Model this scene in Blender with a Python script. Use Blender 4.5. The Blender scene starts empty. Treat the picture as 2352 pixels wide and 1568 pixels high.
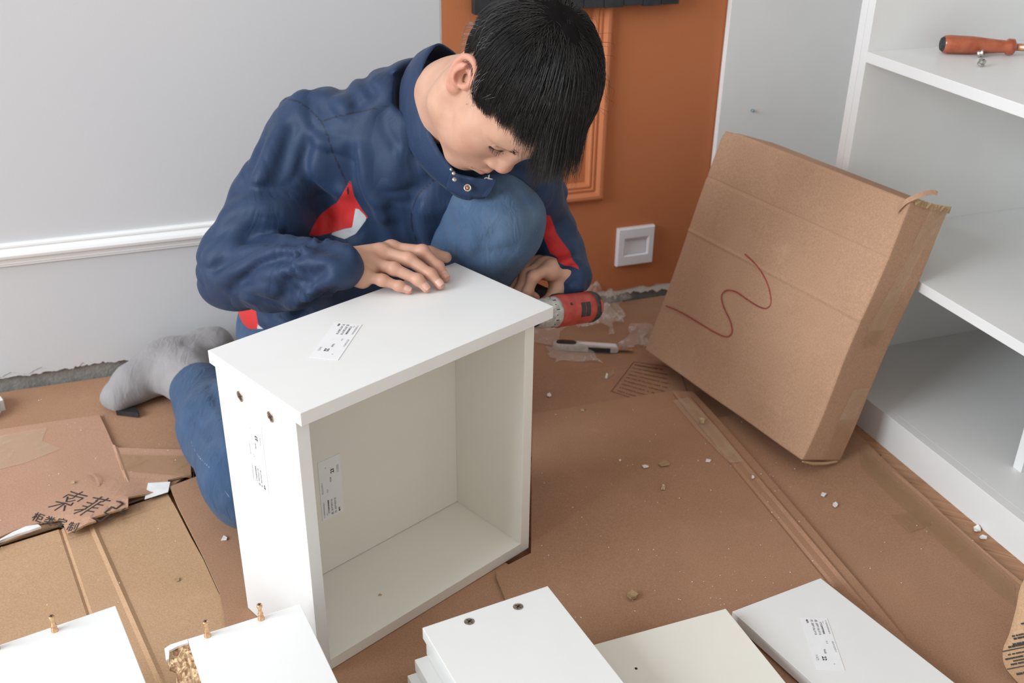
import bpy, bmesh, math, random
import numpy as np
from mathutils import Matrix, Vector

# ------------------------------------------------------------------ camera, light, exposure
SC = bpy.context.scene
COL = SC.collection
F_PX, PITCH, ROLL, CAM_H = 2390.5, 0.4831, 0.0148, 1.0469      # measured from the photograph (2352 x 1568)
cam_d = bpy.data.cameras.new('camera'); cam_d.sensor_width = 36.0; cam_d.lens = F_PX / 2352 * 36
cam_o = bpy.data.objects.new('camera', cam_d); COL.objects.link(cam_o)
_c, _s = math.cos(PITCH), math.sin(PITCH); _cr, _sr = math.cos(ROLL), math.sin(ROLL)
FW = Vector((0, _c, -_s)); _rt = Vector((1, 0, 0)); _up = Vector((0, _s, _c))
RT = _cr * _rt + _sr * _up; UP = -_sr * _rt + _cr * _up
m = Matrix((RT, UP, -FW)).transposed().to_4x4(); m.translation = (0, 0, CAM_H)
cam_o.matrix_world = m
cam_d.clip_start = 0.02
cam_d.dof.use_dof = True; cam_d.dof.focus_distance = 1.34; cam_d.dof.aperture_fstop = 7.1
SC.camera = cam_o

SC.view_settings.view_transform = 'Standard'; SC.view_settings.look = 'None'
SC.view_settings.gamma = 1.0; SC.view_settings.use_curve_mapping = False
SC.view_settings.exposure = 0.20

world = bpy.data.worlds.new('room_daylight'); SC.world = world; world.use_nodes = True
bg = world.node_tree.nodes['Background']
bg.inputs['Color'].default_value = (1.0, 0.97, 0.93, 1); bg.inputs['Strength'].default_value = 0.78

def area_light(name, loc, target, sx, sy, power, col):
    d = bpy.data.lights.new(name, 'AREA'); d.shape = 'RECTANGLE'; d.size = sx; d.size_y = sy
    d.energy = power; d.color = col
    o = bpy.data.objects.new(name, d); COL.objects.link(o)
    o.location = loc
    o.rotation_euler = (Vector(target) - Vector(loc)).to_track_quat('-Z', 'Y').to_euler()
    return o
# the room's window, on the side wall to the left of and behind the photographer
area_light('window_daylight', (-3.7, -1.1, 2.2), (0.0, 1.5, 0.25), 2.6, 2.2, 205, (0.84, 0.92, 1.0))

# ------------------------------------------------------------------ helpers
random.seed(7); RNG = np.random.default_rng(7)
def floor_at(u, v, z=0.0):
    """measured spot of the photograph -> place on the level z"""
    d = FW + RT * ((u - 1176) / F_PX) - UP * ((v - 784) / F_PX)
    k = (z - CAM_H) / d.z
    return Vector((d.x * k, d.y * k, z))
def at_depth(u, v, y):
    d = FW + RT * ((u - 1176) / F_PX) - UP * ((v - 784) / F_PX)
    k = y / d.y
    return Vector((d.x * k, y, CAM_H + d.z * k))

# room frame: corner of cabinet front and back wall
CO = Vector((0.441, 2.2678, 0.0)); CYAW = 0.3475
WE = Vector((math.cos(CYAW), math.sin(CYAW), 0))       # along the back wall, to the right
WN = Vector((math.sin(CYAW), -math.cos(CYAW), 0))      # out of the back wall, into the room
UZ = Vector((0, 0, 1))
def wallp(u, z, out=0.0): return CO + WE * u + WN * out + UZ * z
def frame(o, x, y, z):
    mm = Matrix((x, y, z)).transposed().to_4x4(); mm.translation = o
    return mm

MATS = {}
def node_mat(name, color=(.8, .8, .8), rough=.5, spec=.5, metal=0.0):
    mt = bpy.data.materials.new(name); mt.use_nodes = True
    nt = mt.node_tree; b = nt.nodes['Principled BSDF']
    b.inputs['Base Color'].default_value = (*color, 1); b.inputs['Roughness'].default_value = rough
    b.inputs['Specular IOR Level'].default_value = spec; b.inputs['Metallic'].default_value = metal
    MATS[name] = mt
    return mt, nt, b
def N(nt, typ, **kw):
    n = nt.nodes.new(typ)
    for k, v in kw.items():
        if k in n.inputs.keys(): n.inputs[k].default_value = v
        else: setattr(n, k, v)
    return n
def L(nt, a, b): nt.links.new(a, b)
def noise_col(nt, b, c1, c2, scale, detail=4, rough=.6, lo=.35, hi=.65, vec=None, sock='Base Color'):
    tc = N(nt, 'ShaderNodeTexCoord'); n = N(nt, 'ShaderNodeTexNoise')
    n.inputs['Scale'].default_value = scale; n.inputs['Detail'].default_value = detail; n.inputs['Roughness'].default_value = rough
    L(nt, vec or tc.outputs['Object'], n.inputs['Vector'])
    r = N(nt, 'ShaderNodeValToRGB'); r.color_ramp.elements[0].position = lo; r.color_ramp.elements[1].position = hi
    r.color_ramp.elements[0].color = (*c1, 1); r.color_ramp.elements[1].color = (*c2, 1)
    L(nt, n.outputs['Fac'], r.inputs['Fac'])
    if b is not None: L(nt, r.outputs['Color'], b.inputs[sock])
    return r, n, tc
def mix_rgb(nt, fac, a, b, mode='MIX'):
    x = N(nt, 'ShaderNodeMix'); x.data_type = 'RGBA'; x.blend_type = mode
    if isinstance(fac, (int, float)): x.inputs[0].default_value = fac
    else: L(nt, fac, x.inputs[0])
    for i, s in ((6, a), (7, b)):
        if isinstance(s, tuple): x.inputs[i].default_value = (*s, 1)
        else: L(nt, s, x.inputs[i])
    return x.outputs[2]
def bump(nt, b, fac, strength=.2, dist=.001):
    bp = N(nt, 'ShaderNodeBump'); bp.inputs['Strength'].default_value = strength; bp.inputs['Distance'].default_value = dist
    L(nt, fac, bp.inputs['Height'])
    L(nt, bp.outputs['Normal'], b.inputs['Normal'])
    return bp

def mat_laminate(name, c, rough=.38):
    mt, nt, b = node_mat(name, c, rough, .45)
    r, n, tc = noise_col(nt, b, tuple(x * .975 for x in c), c, 9, 3)
    n2 = N(nt, 'ShaderNodeTexNoise', Scale=900.0, Detail=2.0); L(nt, tc.outputs['Object'], n2.inputs['Vector'])
    bump(nt, b, n2.outputs['Fac'], .06, .0004)
mat_laminate('white_laminate', (.80, .80, .785))
mat_laminate('cream_and_bounce_laminate', (.82, .80, .725))  # cream boards; on the drawer its warm tint stands in for bounced light
mat_laminate('edge_band', (.82, .82, .82), .3)

def mat_card(name, c1, c2, crease=0.12):
    mt, nt, b = node_mat(name, c1, .82, .25)
    r, n, tc = noise_col(nt, None, c1, c2, 5.0, 6, .62, .3, .7)
    n2 = N(nt, 'ShaderNodeTexNoise', Scale=420.0, Detail=3.0); L(nt, tc.outputs['Object'], n2.inputs['Vector'])
    r2 = N(nt, 'ShaderNodeValToRGB'); r2.color_ramp.elements[0].position = .35; r2.color_ramp.elements[1].position = .7
    r2.color_ramp.elements[0].color = (.86, .86, .86, 1); r2.color_ramp.elements[1].color = (1.08, 1.07, 1.06, 1)
    L(nt, n2.outputs['Fac'], r2.inputs['Fac'])
    col = mix_rgb(nt, 1.0, r.outputs['Color'], r2.outputs['Color'], 'MULTIPLY')
    # pale rubbed scuffs
    n3 = N(nt, 'ShaderNodeTexNoise', Scale=14.0, Detail=8.0, Roughness=.7); L(nt, tc.outputs['Object'], n3.inputs['Vector'])
    r3 = N(nt, 'ShaderNodeValToRGB'); r3.color_ramp.elements[0].position = .58; r3.color_ramp.elements[1].position = .78
    r3.color_ramp.elements[0].color = (0, 0, 0, 1); r3.color_ramp.elements[1].color = (.35, .35, .35, 1)
    L(nt, n3.outputs['Fac'], r3.inputs['Fac'])
    col2 = mix_rgb(nt, r3.outputs['Color'], col, tuple(min(1, x * 1.25 + .02) for x in c2))
    L(nt, col2, b.inputs['Base Color'])
    n4 = N(nt, 'ShaderNodeTexNoise', Scale=60.0, Detail=5.0); L(nt, tc.outputs['Object'], n4.inputs['Vector'])
    bump(nt, b, n4.outputs['Fac'], crease, .0012)
mat_card('card_brown', (.37, .205, .122), (.425, .24, .148))
mat_card('card_pink', (.46, .265, .175), (.51, .30, .205))
mat_card('card_tan', (.48, .30, .17), (.53, .335, .20))
mat_card('card_box', (.475, .285, .180), (.53, .325, .21))
mat_card('card_edge', (.30, .19, .10), (.52, .36, .21), .5)

mt, nt, b = node_mat('print_ink', (.035, .03, .028), .7, .3)
noise_col(nt, b, (.03, .026, .024), (.06, .05, .045), 60)
mt, nt, b = node_mat('faint_ink', (.16, .085, .055), .8, .2)
noise_col(nt, b, (.13, .07, .045), (.2, .11, .07), 90)
mt, nt, b = node_mat('label_ink', (.045, .045, .05), .6, .3)
noise_col(nt, b, (.03, .03, .035), (.08, .08, .085), 300)
mt, nt, b = node_mat('label_ink_pale', (.2, .2, .21), .6, .3)
noise_col(nt, b, (.16, .16, .17), (.27, .27, .28), 300)
mt, nt, b = node_mat('sticker_paper', (.83, .83, .83), .42, .4)
noise_col(nt, b, (.81, .81, .82), (.84, .84, .84), 40)
mt, nt, b = node_mat('red_marker', (.34, .045, .045), .55, .4)
noise_col(nt, b, (.28, .04, .04), (.42, .07, .06), 120)
mt, nt, b = node_mat('white_paper', (.8, .8, .78), .6, .3)
noise_col(nt, b, (.74, .74, .72), (.84, .84, .82), 50)
mt, nt, b = node_mat('paint_chip', (.82, .81, .78), .6, .3)
noise_col(nt, b, (.72, .70, .66), (.88, .87, .85), 120)
mt, nt, b = node_mat('wood_chip', (.55, .40, .22), .7, .3)
noise_col(nt, b, (.36, .24, .13), (.66, .50, .30), 160)
mt, nt, b = node_mat('black_plastic', (.018, .018, .02), .42, .5)
noise_col(nt, b, (.014, .014, .016), (.03, .03, .032), 30)
mt, nt, b = node_mat('black_paint', (.022, .024, .028), .5, .4)
noise_col(nt, b, (.018, .02, .024), (.03, .033, .038), 25)
mt, nt, b = node_mat('white_plastic', (.78, .76, .80), .35, .5)
noise_col(nt, b, (.76, .74, .78), (.80, .78, .82), 30)
mt, nt, b = node_mat('steel', (.55, .54, .50), .32, .5, 1.0)
noise_col(nt, b, (.38, .36, .31), (.66, .64, .6), 220)
mt, nt, b = node_mat('dark_steel', (.12, .115, .10), .4, .5, .8)
noise_col(nt, b, (.06, .055, .045), (.2, .19, .17), 300)
mt, nt, b = node_mat('brass_zinc', (.72, .42, .30), .36, .5, .9)
noise_col(nt, b, (.66, .30, .20), (.80, .62, .32), 180)
mt, nt, b = node_mat('blue_zinc', (.25, .35, .42), .3, .5, 1.0)
noise_col(nt, b, (.2, .3, .38), (.4, .5, .55), 200)

def mat_wall(name, c1, c2, bs=.12):
    mt, nt, b = node_mat(name, c1, .75, .25)
    noise_col(nt, b, c1, c2, 2.2, 5, .6, .3, .7)
    tc = N(nt, 'ShaderNodeTexCoord'); n2 = N(nt, 'ShaderNodeTexNoise', Scale=220.0, Detail=4.0); L(nt, tc.outputs['Object'], n2.inputs['Vector'])
    bump(nt, b, n2.outputs['Fac'], bs, .0012)
mat_wall('wall_white', (.575, .58, .595), (.60, .60, .61))
mat_wall('wall_orange', (.49, .165, .066), (.52, .18, .074), .25)
mat_wall('trim_white', (.80, .80, .79), (.83, .83, .82), .03)
mat_wall('trim_orange', (.58, .205, .088), (.61, .22, .096), .05)
mat_wall('plaster_raw', (.68, .65, .60), (.78, .75, .71), .5)
mt, nt, b = node_mat('concrete', (.25, .24, .22), .9, .2)
noise_col(nt, b, (.17, .165, .15), (.33, .315, .29), 26, 8, .7, .3, .7)
tc = N(nt, 'ShaderNodeTexCoord'); n2 = N(nt, 'ShaderNodeTexNoise', Scale=120.0, Detail=6.0); L(nt, tc.outputs['Object'], n2.inputs['Vector'])
bump(nt, b, n2.outputs['Fac'], .6, .003)

mt, nt, b = node_mat('parquet', (.42, .21, .10), .42, .4)
tc = N(nt, 'ShaderNodeTexCoord'); mp = N(nt, 'ShaderNodeMapping'); mp.inputs['Scale'].default_value = (6, 90, 6)
L(nt, tc.outputs['Object'], mp.inputs['Vector'])
noise_col(nt, b, (.30, .14, .065), (.50, .27, .14), 1.0, 5, .6, .3, .7, vec=mp.outputs['Vector'])

def mat_chipboard():
    mt, nt, b = node_mat('chipboard', (.5, .33, .2), .85, .2)
    tc = N(nt, 'ShaderNodeTexCoord'); v = N(nt, 'ShaderNodeTexVoronoi', Scale=230.0); v.feature = 'F1'
    L(nt, tc.outputs['Object'], v.inputs['Vector'])
    r = N(nt, 'ShaderNodeValToRGB'); r.color_ramp.elements[0].color = (.30, .15, .085, 1); r.color_ramp.elements[1].color = (.72, .52, .30, 1)
    sp = N(nt, 'ShaderNodeSeparateColor'); L(nt, v.outputs['Color'], sp.inputs[0]); L(nt, sp.outputs[0], r.inputs['Fac'])
    L(nt, r.outputs['Color'], b.inputs['Base Color'])
    bump(nt, b, v.outputs['Distance'], .9, .003)
mat_chipboard()
def mat_film(name, tint, alpha, rough=.12, scale=45.0):
    mt = bpy.data.materials.new(name); mt.use_nodes = True; nt = mt.node_tree
    b = nt.nodes['Principled BSDF']; b.inputs['Base Color'].default_value = (*tint, 1); b.inputs['Roughness'].default_value = rough
    b.inputs['Specular IOR Level'].default_value = .7
    tc = N(nt, 'ShaderNodeTexCoord'); n = N(nt, 'ShaderNodeTexNoise', Scale=scale, Detail=4.0, Roughness=.55); n.inputs['Distortion'].default_value = 1.6
    L(nt, tc.outputs['Object'], n.inputs['Vector'])
    bump(nt, b, n.outputs['Fac'], .35, .002)
    r = N(nt, 'ShaderNodeValToRGB'); r.color_ramp.elements[0].position = .5; r.color_ramp.elements[1].position = .72
    r.color_ramp.elements[0].color = (alpha, alpha, alpha, 1); r.color_ramp.elements[1].color = (min(1, alpha * 2.6),) * 3 + (1,)
    L(nt, n.outputs['Fac'], r.inputs['Fac']); L(nt, r.outputs['Color'], b.inputs['Alpha'])
    MATS[name] = mt
mat_film('clear_film', (.88, .83, .79), .20)
mat_film('packing_tape', (.50, .31, .16), .20, .18, 14.0)
mat_film('packing_tape_pale', (.74, .60, .42), .13, .15, 14.0)

# ------------------------------------------------------------------ object builders
MW = {}
def _fin(o, parent, mw=None):
    COL.objects.link(o)
    if parent is not None:
        o.parent = parent; MW[o.name] = MW[parent.name]
    else: MW[o.name] = mw if mw is not None else Matrix.Identity(4)
    return o
def thing(name, label, cat, mw=None, group=None):
    o = bpy.data.objects.new(name, None); o.empty_display_size = .05
    mw = mw if mw is not None else Matrix.Identity(4)
    _fin(o, None, mw); o.matrix_world = mw
    tag(o, label, cat, group)
    return o
def tag(o, label, cat, group=None, kind=None):
    if label: o['label'] = label
    if cat: o['category'] = cat
    if group: o['group'] = group
    if kind: o['kind'] = kind
    return o
def mesh_from(name, verts, faces, mats, smooth=False, idx=None):
    me = bpy.data.meshes.new(name)
    me.from_pydata([tuple(v) for v in verts], [], [tuple(f) for f in faces])
    for mm in (mats if isinstance(mats, (list, tuple)) else [mats]): me.materials.append(MATS[mm])
    if idx is not None: me.polygons.foreach_set('material_index', idx)
    if smooth: me.polygons.foreach_set('use_smooth', [True] * len(me.polygons))
    me.update()
    return me
def add(name, verts, faces, mat, parent=None, smooth=False, mw=None, local=False, idx=None):
    """mesh object from WORLD coordinates (local=True: already in the thing's own frame)"""
    M0 = MW[parent.name] if parent is not None else (mw if mw is not None else Matrix.Identity(4))
    if not local:
        inv = M0.inverted(); verts = [inv @ Vector(v) for v in verts]
    o = bpy.data.objects.new(name, mesh_from(name, verts, faces, mat, smooth, idx))
    _fin(o, parent, M0)
    if parent is None: o.matrix_world = M0
    return o
def add_bm(name, bm, mat, parent=None, smooth=False, mw=None, edge_split=None):
    """bmesh in the thing's own frame"""
    me = bpy.data.meshes.new(name); bm.to_mesh(me); bm.free()
    for mm in (mat if isinstance(mat, (list, tuple)) else [mat]): me.materials.append(MATS[mm])
    if smooth: me.polygons.foreach_set('use_smooth', [True] * len(me.polygons))
    o = bpy.data.objects.new(name, me)
    _fin(o, parent, mw)
    if parent is None and mw is not None: o.matrix_world = mw
    return o
def bm_box(bm, x0, x1, y0, y1, z0, z1, bev=.0, seg=2, mi=0):
    r = bmesh.ops.create_cube(bm, size=1.0)
    vs = r['verts']
    for v in vs:
        v.co = Vector(((x0 + x1) / 2 + v.co.x * (x1 - x0), (y0 + y1) / 2 + v.co.y * (y1 - y0), (z0 + z1) / 2 + v.co.z * (z1 - z0)))
    fs = set(f for v in vs for f in v.link_faces)
    for f in fs: f.material_index = mi
    if bev > 0:
        es = list(set(e for v in vs for e in v.link_edges))
        bmesh.ops.bevel(bm, geom=es, offset=bev, segments=seg, profile=.6, affect='EDGES', clamp_overlap=True)
    return vs
def box_part(name, parent, x0, x1, y0, y1, z0, z1, mat, bev=.0008, mw=None):
    bm = bmesh.new(); bm_box(bm, x0, x1, y0, y1, z0, z1, bev)
    return add_bm(name, bm, mat, parent, mw=mw)
def lathe(profile, seg=24, axis='z'):
    """profile [(r,h)] -> verts, faces (closed where r==0)"""
    vs, fs = [], []
    for (r, h) in profile:
        for k in range(seg):
            a = 2 * math.pi * k / seg
            p = (r * math.cos(a), r * math.sin(a), h)
            if axis == 'x': p = (p[2], p[0], p[1])
            vs.append(p)
    for i in range(len(profile) - 1):
        for k in range(seg):
            k2 = (k + 1) % seg
            fs.append((i * seg + k, i * seg + k2, (i + 1) * seg + k2, (i + 1) * seg + k))
    fs.append(tuple(range(seg))[::-1]); fs.append(tuple((len(profile) - 1) * seg + k for k in range(seg)))
    return vs, fs
def tube(pts, rad, seg=8, cap=True):
    pts = [Vector(p) for p in pts]; n = len(pts); vs, fs = [], []
    rad = rad if isinstance(rad, (list, tuple)) else [rad] * n
    ref = None
    for i, p in enumerate(pts):
        t = (pts[min(i + 1, n - 1)] - pts[max(i - 1, 0)]).normalized()
        if ref is None:
            ref = t.orthogonal().normalized()
        ref = (ref - t * ref.dot(t)).normalized(); q = t.cross(ref)
        for k in range(seg):
            a = 2 * math.pi * k / seg
            vs.append(p + (ref * math.cos(a) + q * math.sin(a)) * rad[i])
    for i in range(n - 1):
        for k in range(seg):
            k2 = (k + 1) % seg
            fs.append((i * seg + k, i * seg + k2, (i + 1) * seg + k2, (i + 1) * seg + k))
    if cap:
        fs.append(tuple(range(seg))[::-1]); fs.append(tuple((n - 1) * seg + k for k in range(seg)))
    return vs, fs
def ribbon(pts, w, nrm, lift=0.0):
    """flat stroke of width w along pts lying in the plane with normal nrm"""
    pts = [Vector(p) for p in pts]; n = len(pts); nrm = Vector(nrm).normalized(); vs, fs = [], []
    for i, p in enumerate(pts):
        t = pts[min(i + 1, n - 1)] - pts[max(i - 1, 0)]; t = (t - nrm * t.dot(nrm)).normalized()
        s = nrm.cross(t)
        if i == 0: p = p - t * w * .3
        if i == n - 1: p = p + t * w * .3
        vs += [p + s * w / 2 + nrm * lift, p - s * w / 2 + nrm * lift]
    for i in range(n - 1): fs.append((2 * i, 2 * i + 1, 2 * i + 3, 2 * i + 2))
    return vs, fs
def merge(parts):
    V, Fc = [], []
    for vs, fs in parts:
        o = len(V); V += list(vs); Fc += [tuple(i + o for i in f) for f in fs]
    return V, Fc
def text_geo(body, size, bold=0.0):
    c = bpy.data.curves.new('text_tmp', 'FONT'); c.body = body; c.size = size; c.resolution_u = 2; c.offset = bold
    o = bpy.data.objects.new('text_tmp', c); COL.objects.link(o)
    me = bpy.data.meshes.new_from_object(o.evaluated_get(bpy.context.evaluated_depsgraph_get()))
    vs = [v.co.copy() for v in me.vertices]; fs = [tuple(p.vertices) for p in me.polygons]
    bpy.data.objects.remove(o); bpy.data.curves.remove(c); bpy.data.meshes.remove(me)
    return vs, fs
def place_text(body, size, o, bx, by, bold=0.0, width=None):
    """lettering geometry with baseline direction bx and letter-up by, starting at o"""
    vs, fs = text_geo(body, size, bold)
    if not vs: return [], []
    sx = 1.0
    if width:
        x1 = max(v.x for v in vs); sx = width / max(x1, 1e-6)
    return [o + bx * (v.x * sx) + by * v.y for v in vs], fs
def smooth_line(pts, n=8):
    """Catmull-Rom through pts"""
    pts = [Vector(p) for p in pts]; out = []
    for i in range(len(pts) - 1):
        p0 = pts[max(i - 1, 0)]; p1 = pts[i]; p2 = pts[i + 1]; p3 = pts[min(i + 2, len(pts) - 1)]
        for k in range(n):
            t = k / n
            out.append(.5 * ((2 * p1) + (p2 - p0) * t + (2 * p0 - 5 * p1 + 4 * p2 - p3) * t * t + (3 * p1 - p0 - 3 * p2 + p3) * t ** 3))
    out.append(pts[-1])
    return out
# ------------------------------------------------------------------ room shell
T = .018
def struct(o): o['kind'] = 'structure'; return o
def wall_slab(name, u0, u1, z0, z1, o0, o1, mat, parent=None):
    vs = [wallp(u, z, o) for o in (o0, o1) for (u, z) in ((u0, z0), (u1, z0), (u1, z1), (u0, z1))]
    fs = [(0, 1, 2, 3), (4, 7, 6, 5), (0, 4, 5, 1), (1, 5, 6, 2), (2, 6, 7, 3), (3, 7, 4, 0)]
    return add(name, vs, fs, mat, parent, mw=frame(wallp(u0, 0), WE, -WN, UZ) if parent is None else None)
wall = struct(wall_slab('wall_back', -2.6, 1.6, -.02, 2.7, -.12, -.007, 'concrete'))
def plaster(name, u0, u1, zbot, z1, o0, o1, mat, wob_l=None, wob_r=None, step=.004):
    """plaster coat with a broken lower edge"""
    n = int((u1 - u0) / step); vs, fs = [], []
    for i in range(n + 1):
        u = u0 + (u1 - u0) * i / n; zb = zbot(u)
        for (o, z) in ((o0, zb), (o1, zb + .0015), (o1, min(.35, zb + (z1 - zb) * .4)), (o1, min(.75, zb + (z1 - zb) * .7)), (o1, z1), (o0, z1)):
            uu = u
            if i == 0 and wob_l: uu += wob_l(z)
            if i == n and wob_r: uu += wob_r(z)
            vs.append(wallp(uu, z, o))
    for i in range(n):
        for k in range(5): fs.append((i * 6 + k, i * 6 + k + 1, (i + 1) * 6 + k + 1, (i + 1) * 6 + k))
    return add(name, vs, fs, mat, wall)
_j = RNG.normal(0, 1, 4000)
def jag(u, base, amp, seedk=0):
    x = (u + 5) * 40; s = 0
    for k, a in ((1, 1.0), (2.7, .6), (7.1, .35)):
        i = int(math.floor(x * k)); f = x * k - i; f = f * f * (3 - 2 * f)
        s += a * (_j[(i + seedk) % 4000] * (1 - f) + _j[(i + 1 + seedk) % 4000] * f)
    return base + amp * s
UP_ = -.623
def zb_white(u):
    b = .030 + max(0, min(1, (u + 1.45) / .12)) * .010
    return jag(u, b, .0022)
plaster('plaster_white', -2.6, UP_, zb_white, 2.7, -.007, .0, 'wall_white')
plaster('plaster_skim', -2.6, UP_, lambda u: jag(u, .034, .004, 900), .30, -.007, .0012, 'wall_white')
plaster('plaster_orange', UP_, 1.5, lambda u: jag(u, .034, .0015, 300), 2.7, -.007, .0, 'wall_orange',
        wob_l=lambda z: .0025 * math.sin(z * 31) + .002 * math.sin(z * 83))
plaster('plaster_raw_strip', UP_, 1.5, lambda u: jag(u, .016, .0035, 1700), .036, -.007, -.002, 'plaster_raw')

def moulding(name, prof, path, parent=None):
    """sweep profile [(out, across)] along a wall path [(u,z, across_dir(u,z))]"""
    vs, fs = [], []; n = len(prof)
    for (u, z, au, az) in path:
        for (o, a) in prof: vs.append(wallp(u + au * a, z + az * a, o))
    for i in range(len(path) - 1):
        for k in range(n - 1): fs.append((i * n + k, i * n + k + 1, (i + 1) * n + k + 1, (i + 1) * n + k))
    fs.append(tuple(range(n))); fs.append(tuple((len(path) - 1) * n + k for k in range(n))[::-1])
    return vs, fs
rail_prof = [(-.002, 0), (.006, 0), (.010, -.0025), (.0105, -.006), (.008, -.0085), (.012, -.011), (.0165, -.015), (.019, -.020), (.0175, -.0255),
             (.012, -.0285), (.0085, -.030), (.0098, -.032), (.0098, -.034), (.0072, -.035), (.0082, -.037), (.0082, -.039), (.0055, -.040), (.0055, -.044), (-.002, -.045)]
vs, fs = moulding('r', rail_prof, [(-2.6, .307, 0, 1), (UP_ - .012, .307, 0, 1)])
struct(add('trim_1', vs, fs, 'trim_white', mw=frame(wallp(-2.6, .262), WE, -WN, UZ)))
fp = [(-.002, 0), (.005, 0), (.011, .003), (.015, .008), (.0155, .014), (.012, .019), (.0085, .0215), (.0085, .024), (.0105, .026), (.0105, .029), (.0075, .031), (.0095, .034), (.0095, .037), (.005, .040), (.003, .043), (-.002, .044)]
ur, ul, zb0, zt0 = -.263, -.455, .262, 1.6
loop = [(ur, zb0, -1, 1), (ul, zb0, 1, 1), (ul, zt0, 1, -1), (ur, zt0, -1, -1)]
vs, fs = [], []
for (u, z, au, az) in loop:
    for (o, a) in fp: vs.append(wallp(u + au * a, z + az * a, o))
n = len(fp)
for i in range(4):
    for k in range(n - 1): fs.append((i * n + k, i * n + k + 1, ((i + 1) % 4) * n + k + 1, ((i + 1) % 4) * n + k))
struct(add('trim_2', vs, fs, 'trim_orange', mw=frame(wallp(ul, zb0), WE, -WN, UZ)))

# black plank panel hung over the moulding
joints = [1076, 1111, 1145, 1177, 1210, 1241, 1272, 1318, 1365, 1411, 1457, 1500, 1543]
pn = thing('wall_panel', 'black panel of narrow upright planks on the orange wall', 'panel', frame(wallp(-.35, .677, .015), WE, -WN, UZ))
uu = [-.568 + (j - 1076) * .434 / 465 for j in joints]
for i in range(len(uu) - 1):
    bm = bmesh.new()
    M0 = MW[pn.name].inverted()
    dz = RNG.uniform(-.0016, .0016); do = RNG.uniform(0, .0012)
    bm_box(bm, uu[i] + .35 + .0006, uu[i + 1] + .35 - .0006, -.020 - do, 0, dz, .75, .0012, 2)
    add_bm('plank', bm, 'black_paint', pn)

# recessed foot light
fl = thing('wall_foot_light', 'square white recessed foot light low on the orange wall', 'wall light', frame(wallp(-.177, .143), WE, -WN, UZ))
bm = bmesh.new()
a_ = .0455; hz = .0455
outer = [(-a_, -hz), (a_, -hz), (a_, hz), (-a_, hz)]
inn = [(-.027, -.020), (.029, -.020), (.029, .020), (-.027, .020)]
def ring(bm, pts, y): return [bm.verts.new((p[0], y, p[1])) for p in pts]
r0 = ring(bm, outer, .0); r1 = ring(bm, outer, -.009); r2 = ring(bm, [(x * .95, z * .95) for x, z in outer], -.0115)
r3 = ring(bm, [(x * 1.12, z * 1.12) for x, z in inn], -.0115); r4 = ring(bm, inn, -.0085)
r5 = ring(bm, [(-.027, -.020), (.029, -.020), (.029, .012), (-.027, .012)], -.001)
for A, B in ((r0, r1), (r1, r2), (r2, r3), (r3, r4), (r4, r5)):
    for k in range(4): bm.faces.new((A[k], A[(k + 1) % 4], B[(k + 1) % 4], B[k]))
bm.faces.new(r5); bm.faces.new(r0[::-1])
bmesh.ops.recalc_face_normals(bm, faces=bm.faces)
add_bm('cover_plate', bm, 'white_plastic', fl)
bm = bmesh.new(); bm_box(bm, -.026, .028, -.0055, -.001, -.0195, .0115, .001); 
for v in bm.verts:
    if v.co.z > 0: v.co.y += .003
add_bm('diffuser', bm, 'white_plastic', fl)

# ------------------------------------------------------------------ floor
fl_o = struct(add('floor', [(-3, -1.2, -.012), (3, -1.2, -.012), (3, 3.4, -.012), (-3, 3.4, -.012)], [(0, 1, 2, 3)], 'parquet'))
pm = None
pl_dir = Vector((math.cos(math.radians(-24)), math.sin(math.radians(-24)), 0)); pl_n = Vector((-pl_dir.y, pl_dir.x, 0))
start = floor_at(1915, 950) ; end = floor_at(2420, 1380)
along = (end - start); cnt = 17
for row in range(2):
    for i in range(cnt):
        if pm is None:
            bm = bmesh.new(); bm_box(bm, -.16, .16, -.0345, .0345, -.0115, 0, .0012, 1)
            pm = bpy.data.meshes.new('plank'); bm.to_mesh(pm); bm.free(); pm.materials.append(MATS['parquet'])
        o = bpy.data.objects.new('plank', pm); COL.objects.link(o); o.parent = fl_o
        pos = start + along * (i / cnt) 
        s = (pos - start).dot(pl_n); k = round(s / .0702)
        q = start + pl_n * (-.0702 * i * 1.0) + pl_dir * ((i % 2) * .16 + (row - .5) * .3206 + i * .0500)
        o.matrix_basis = frame(q + Vector((0, 0, 0)), pl_dir, pl_n, UZ)

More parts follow.
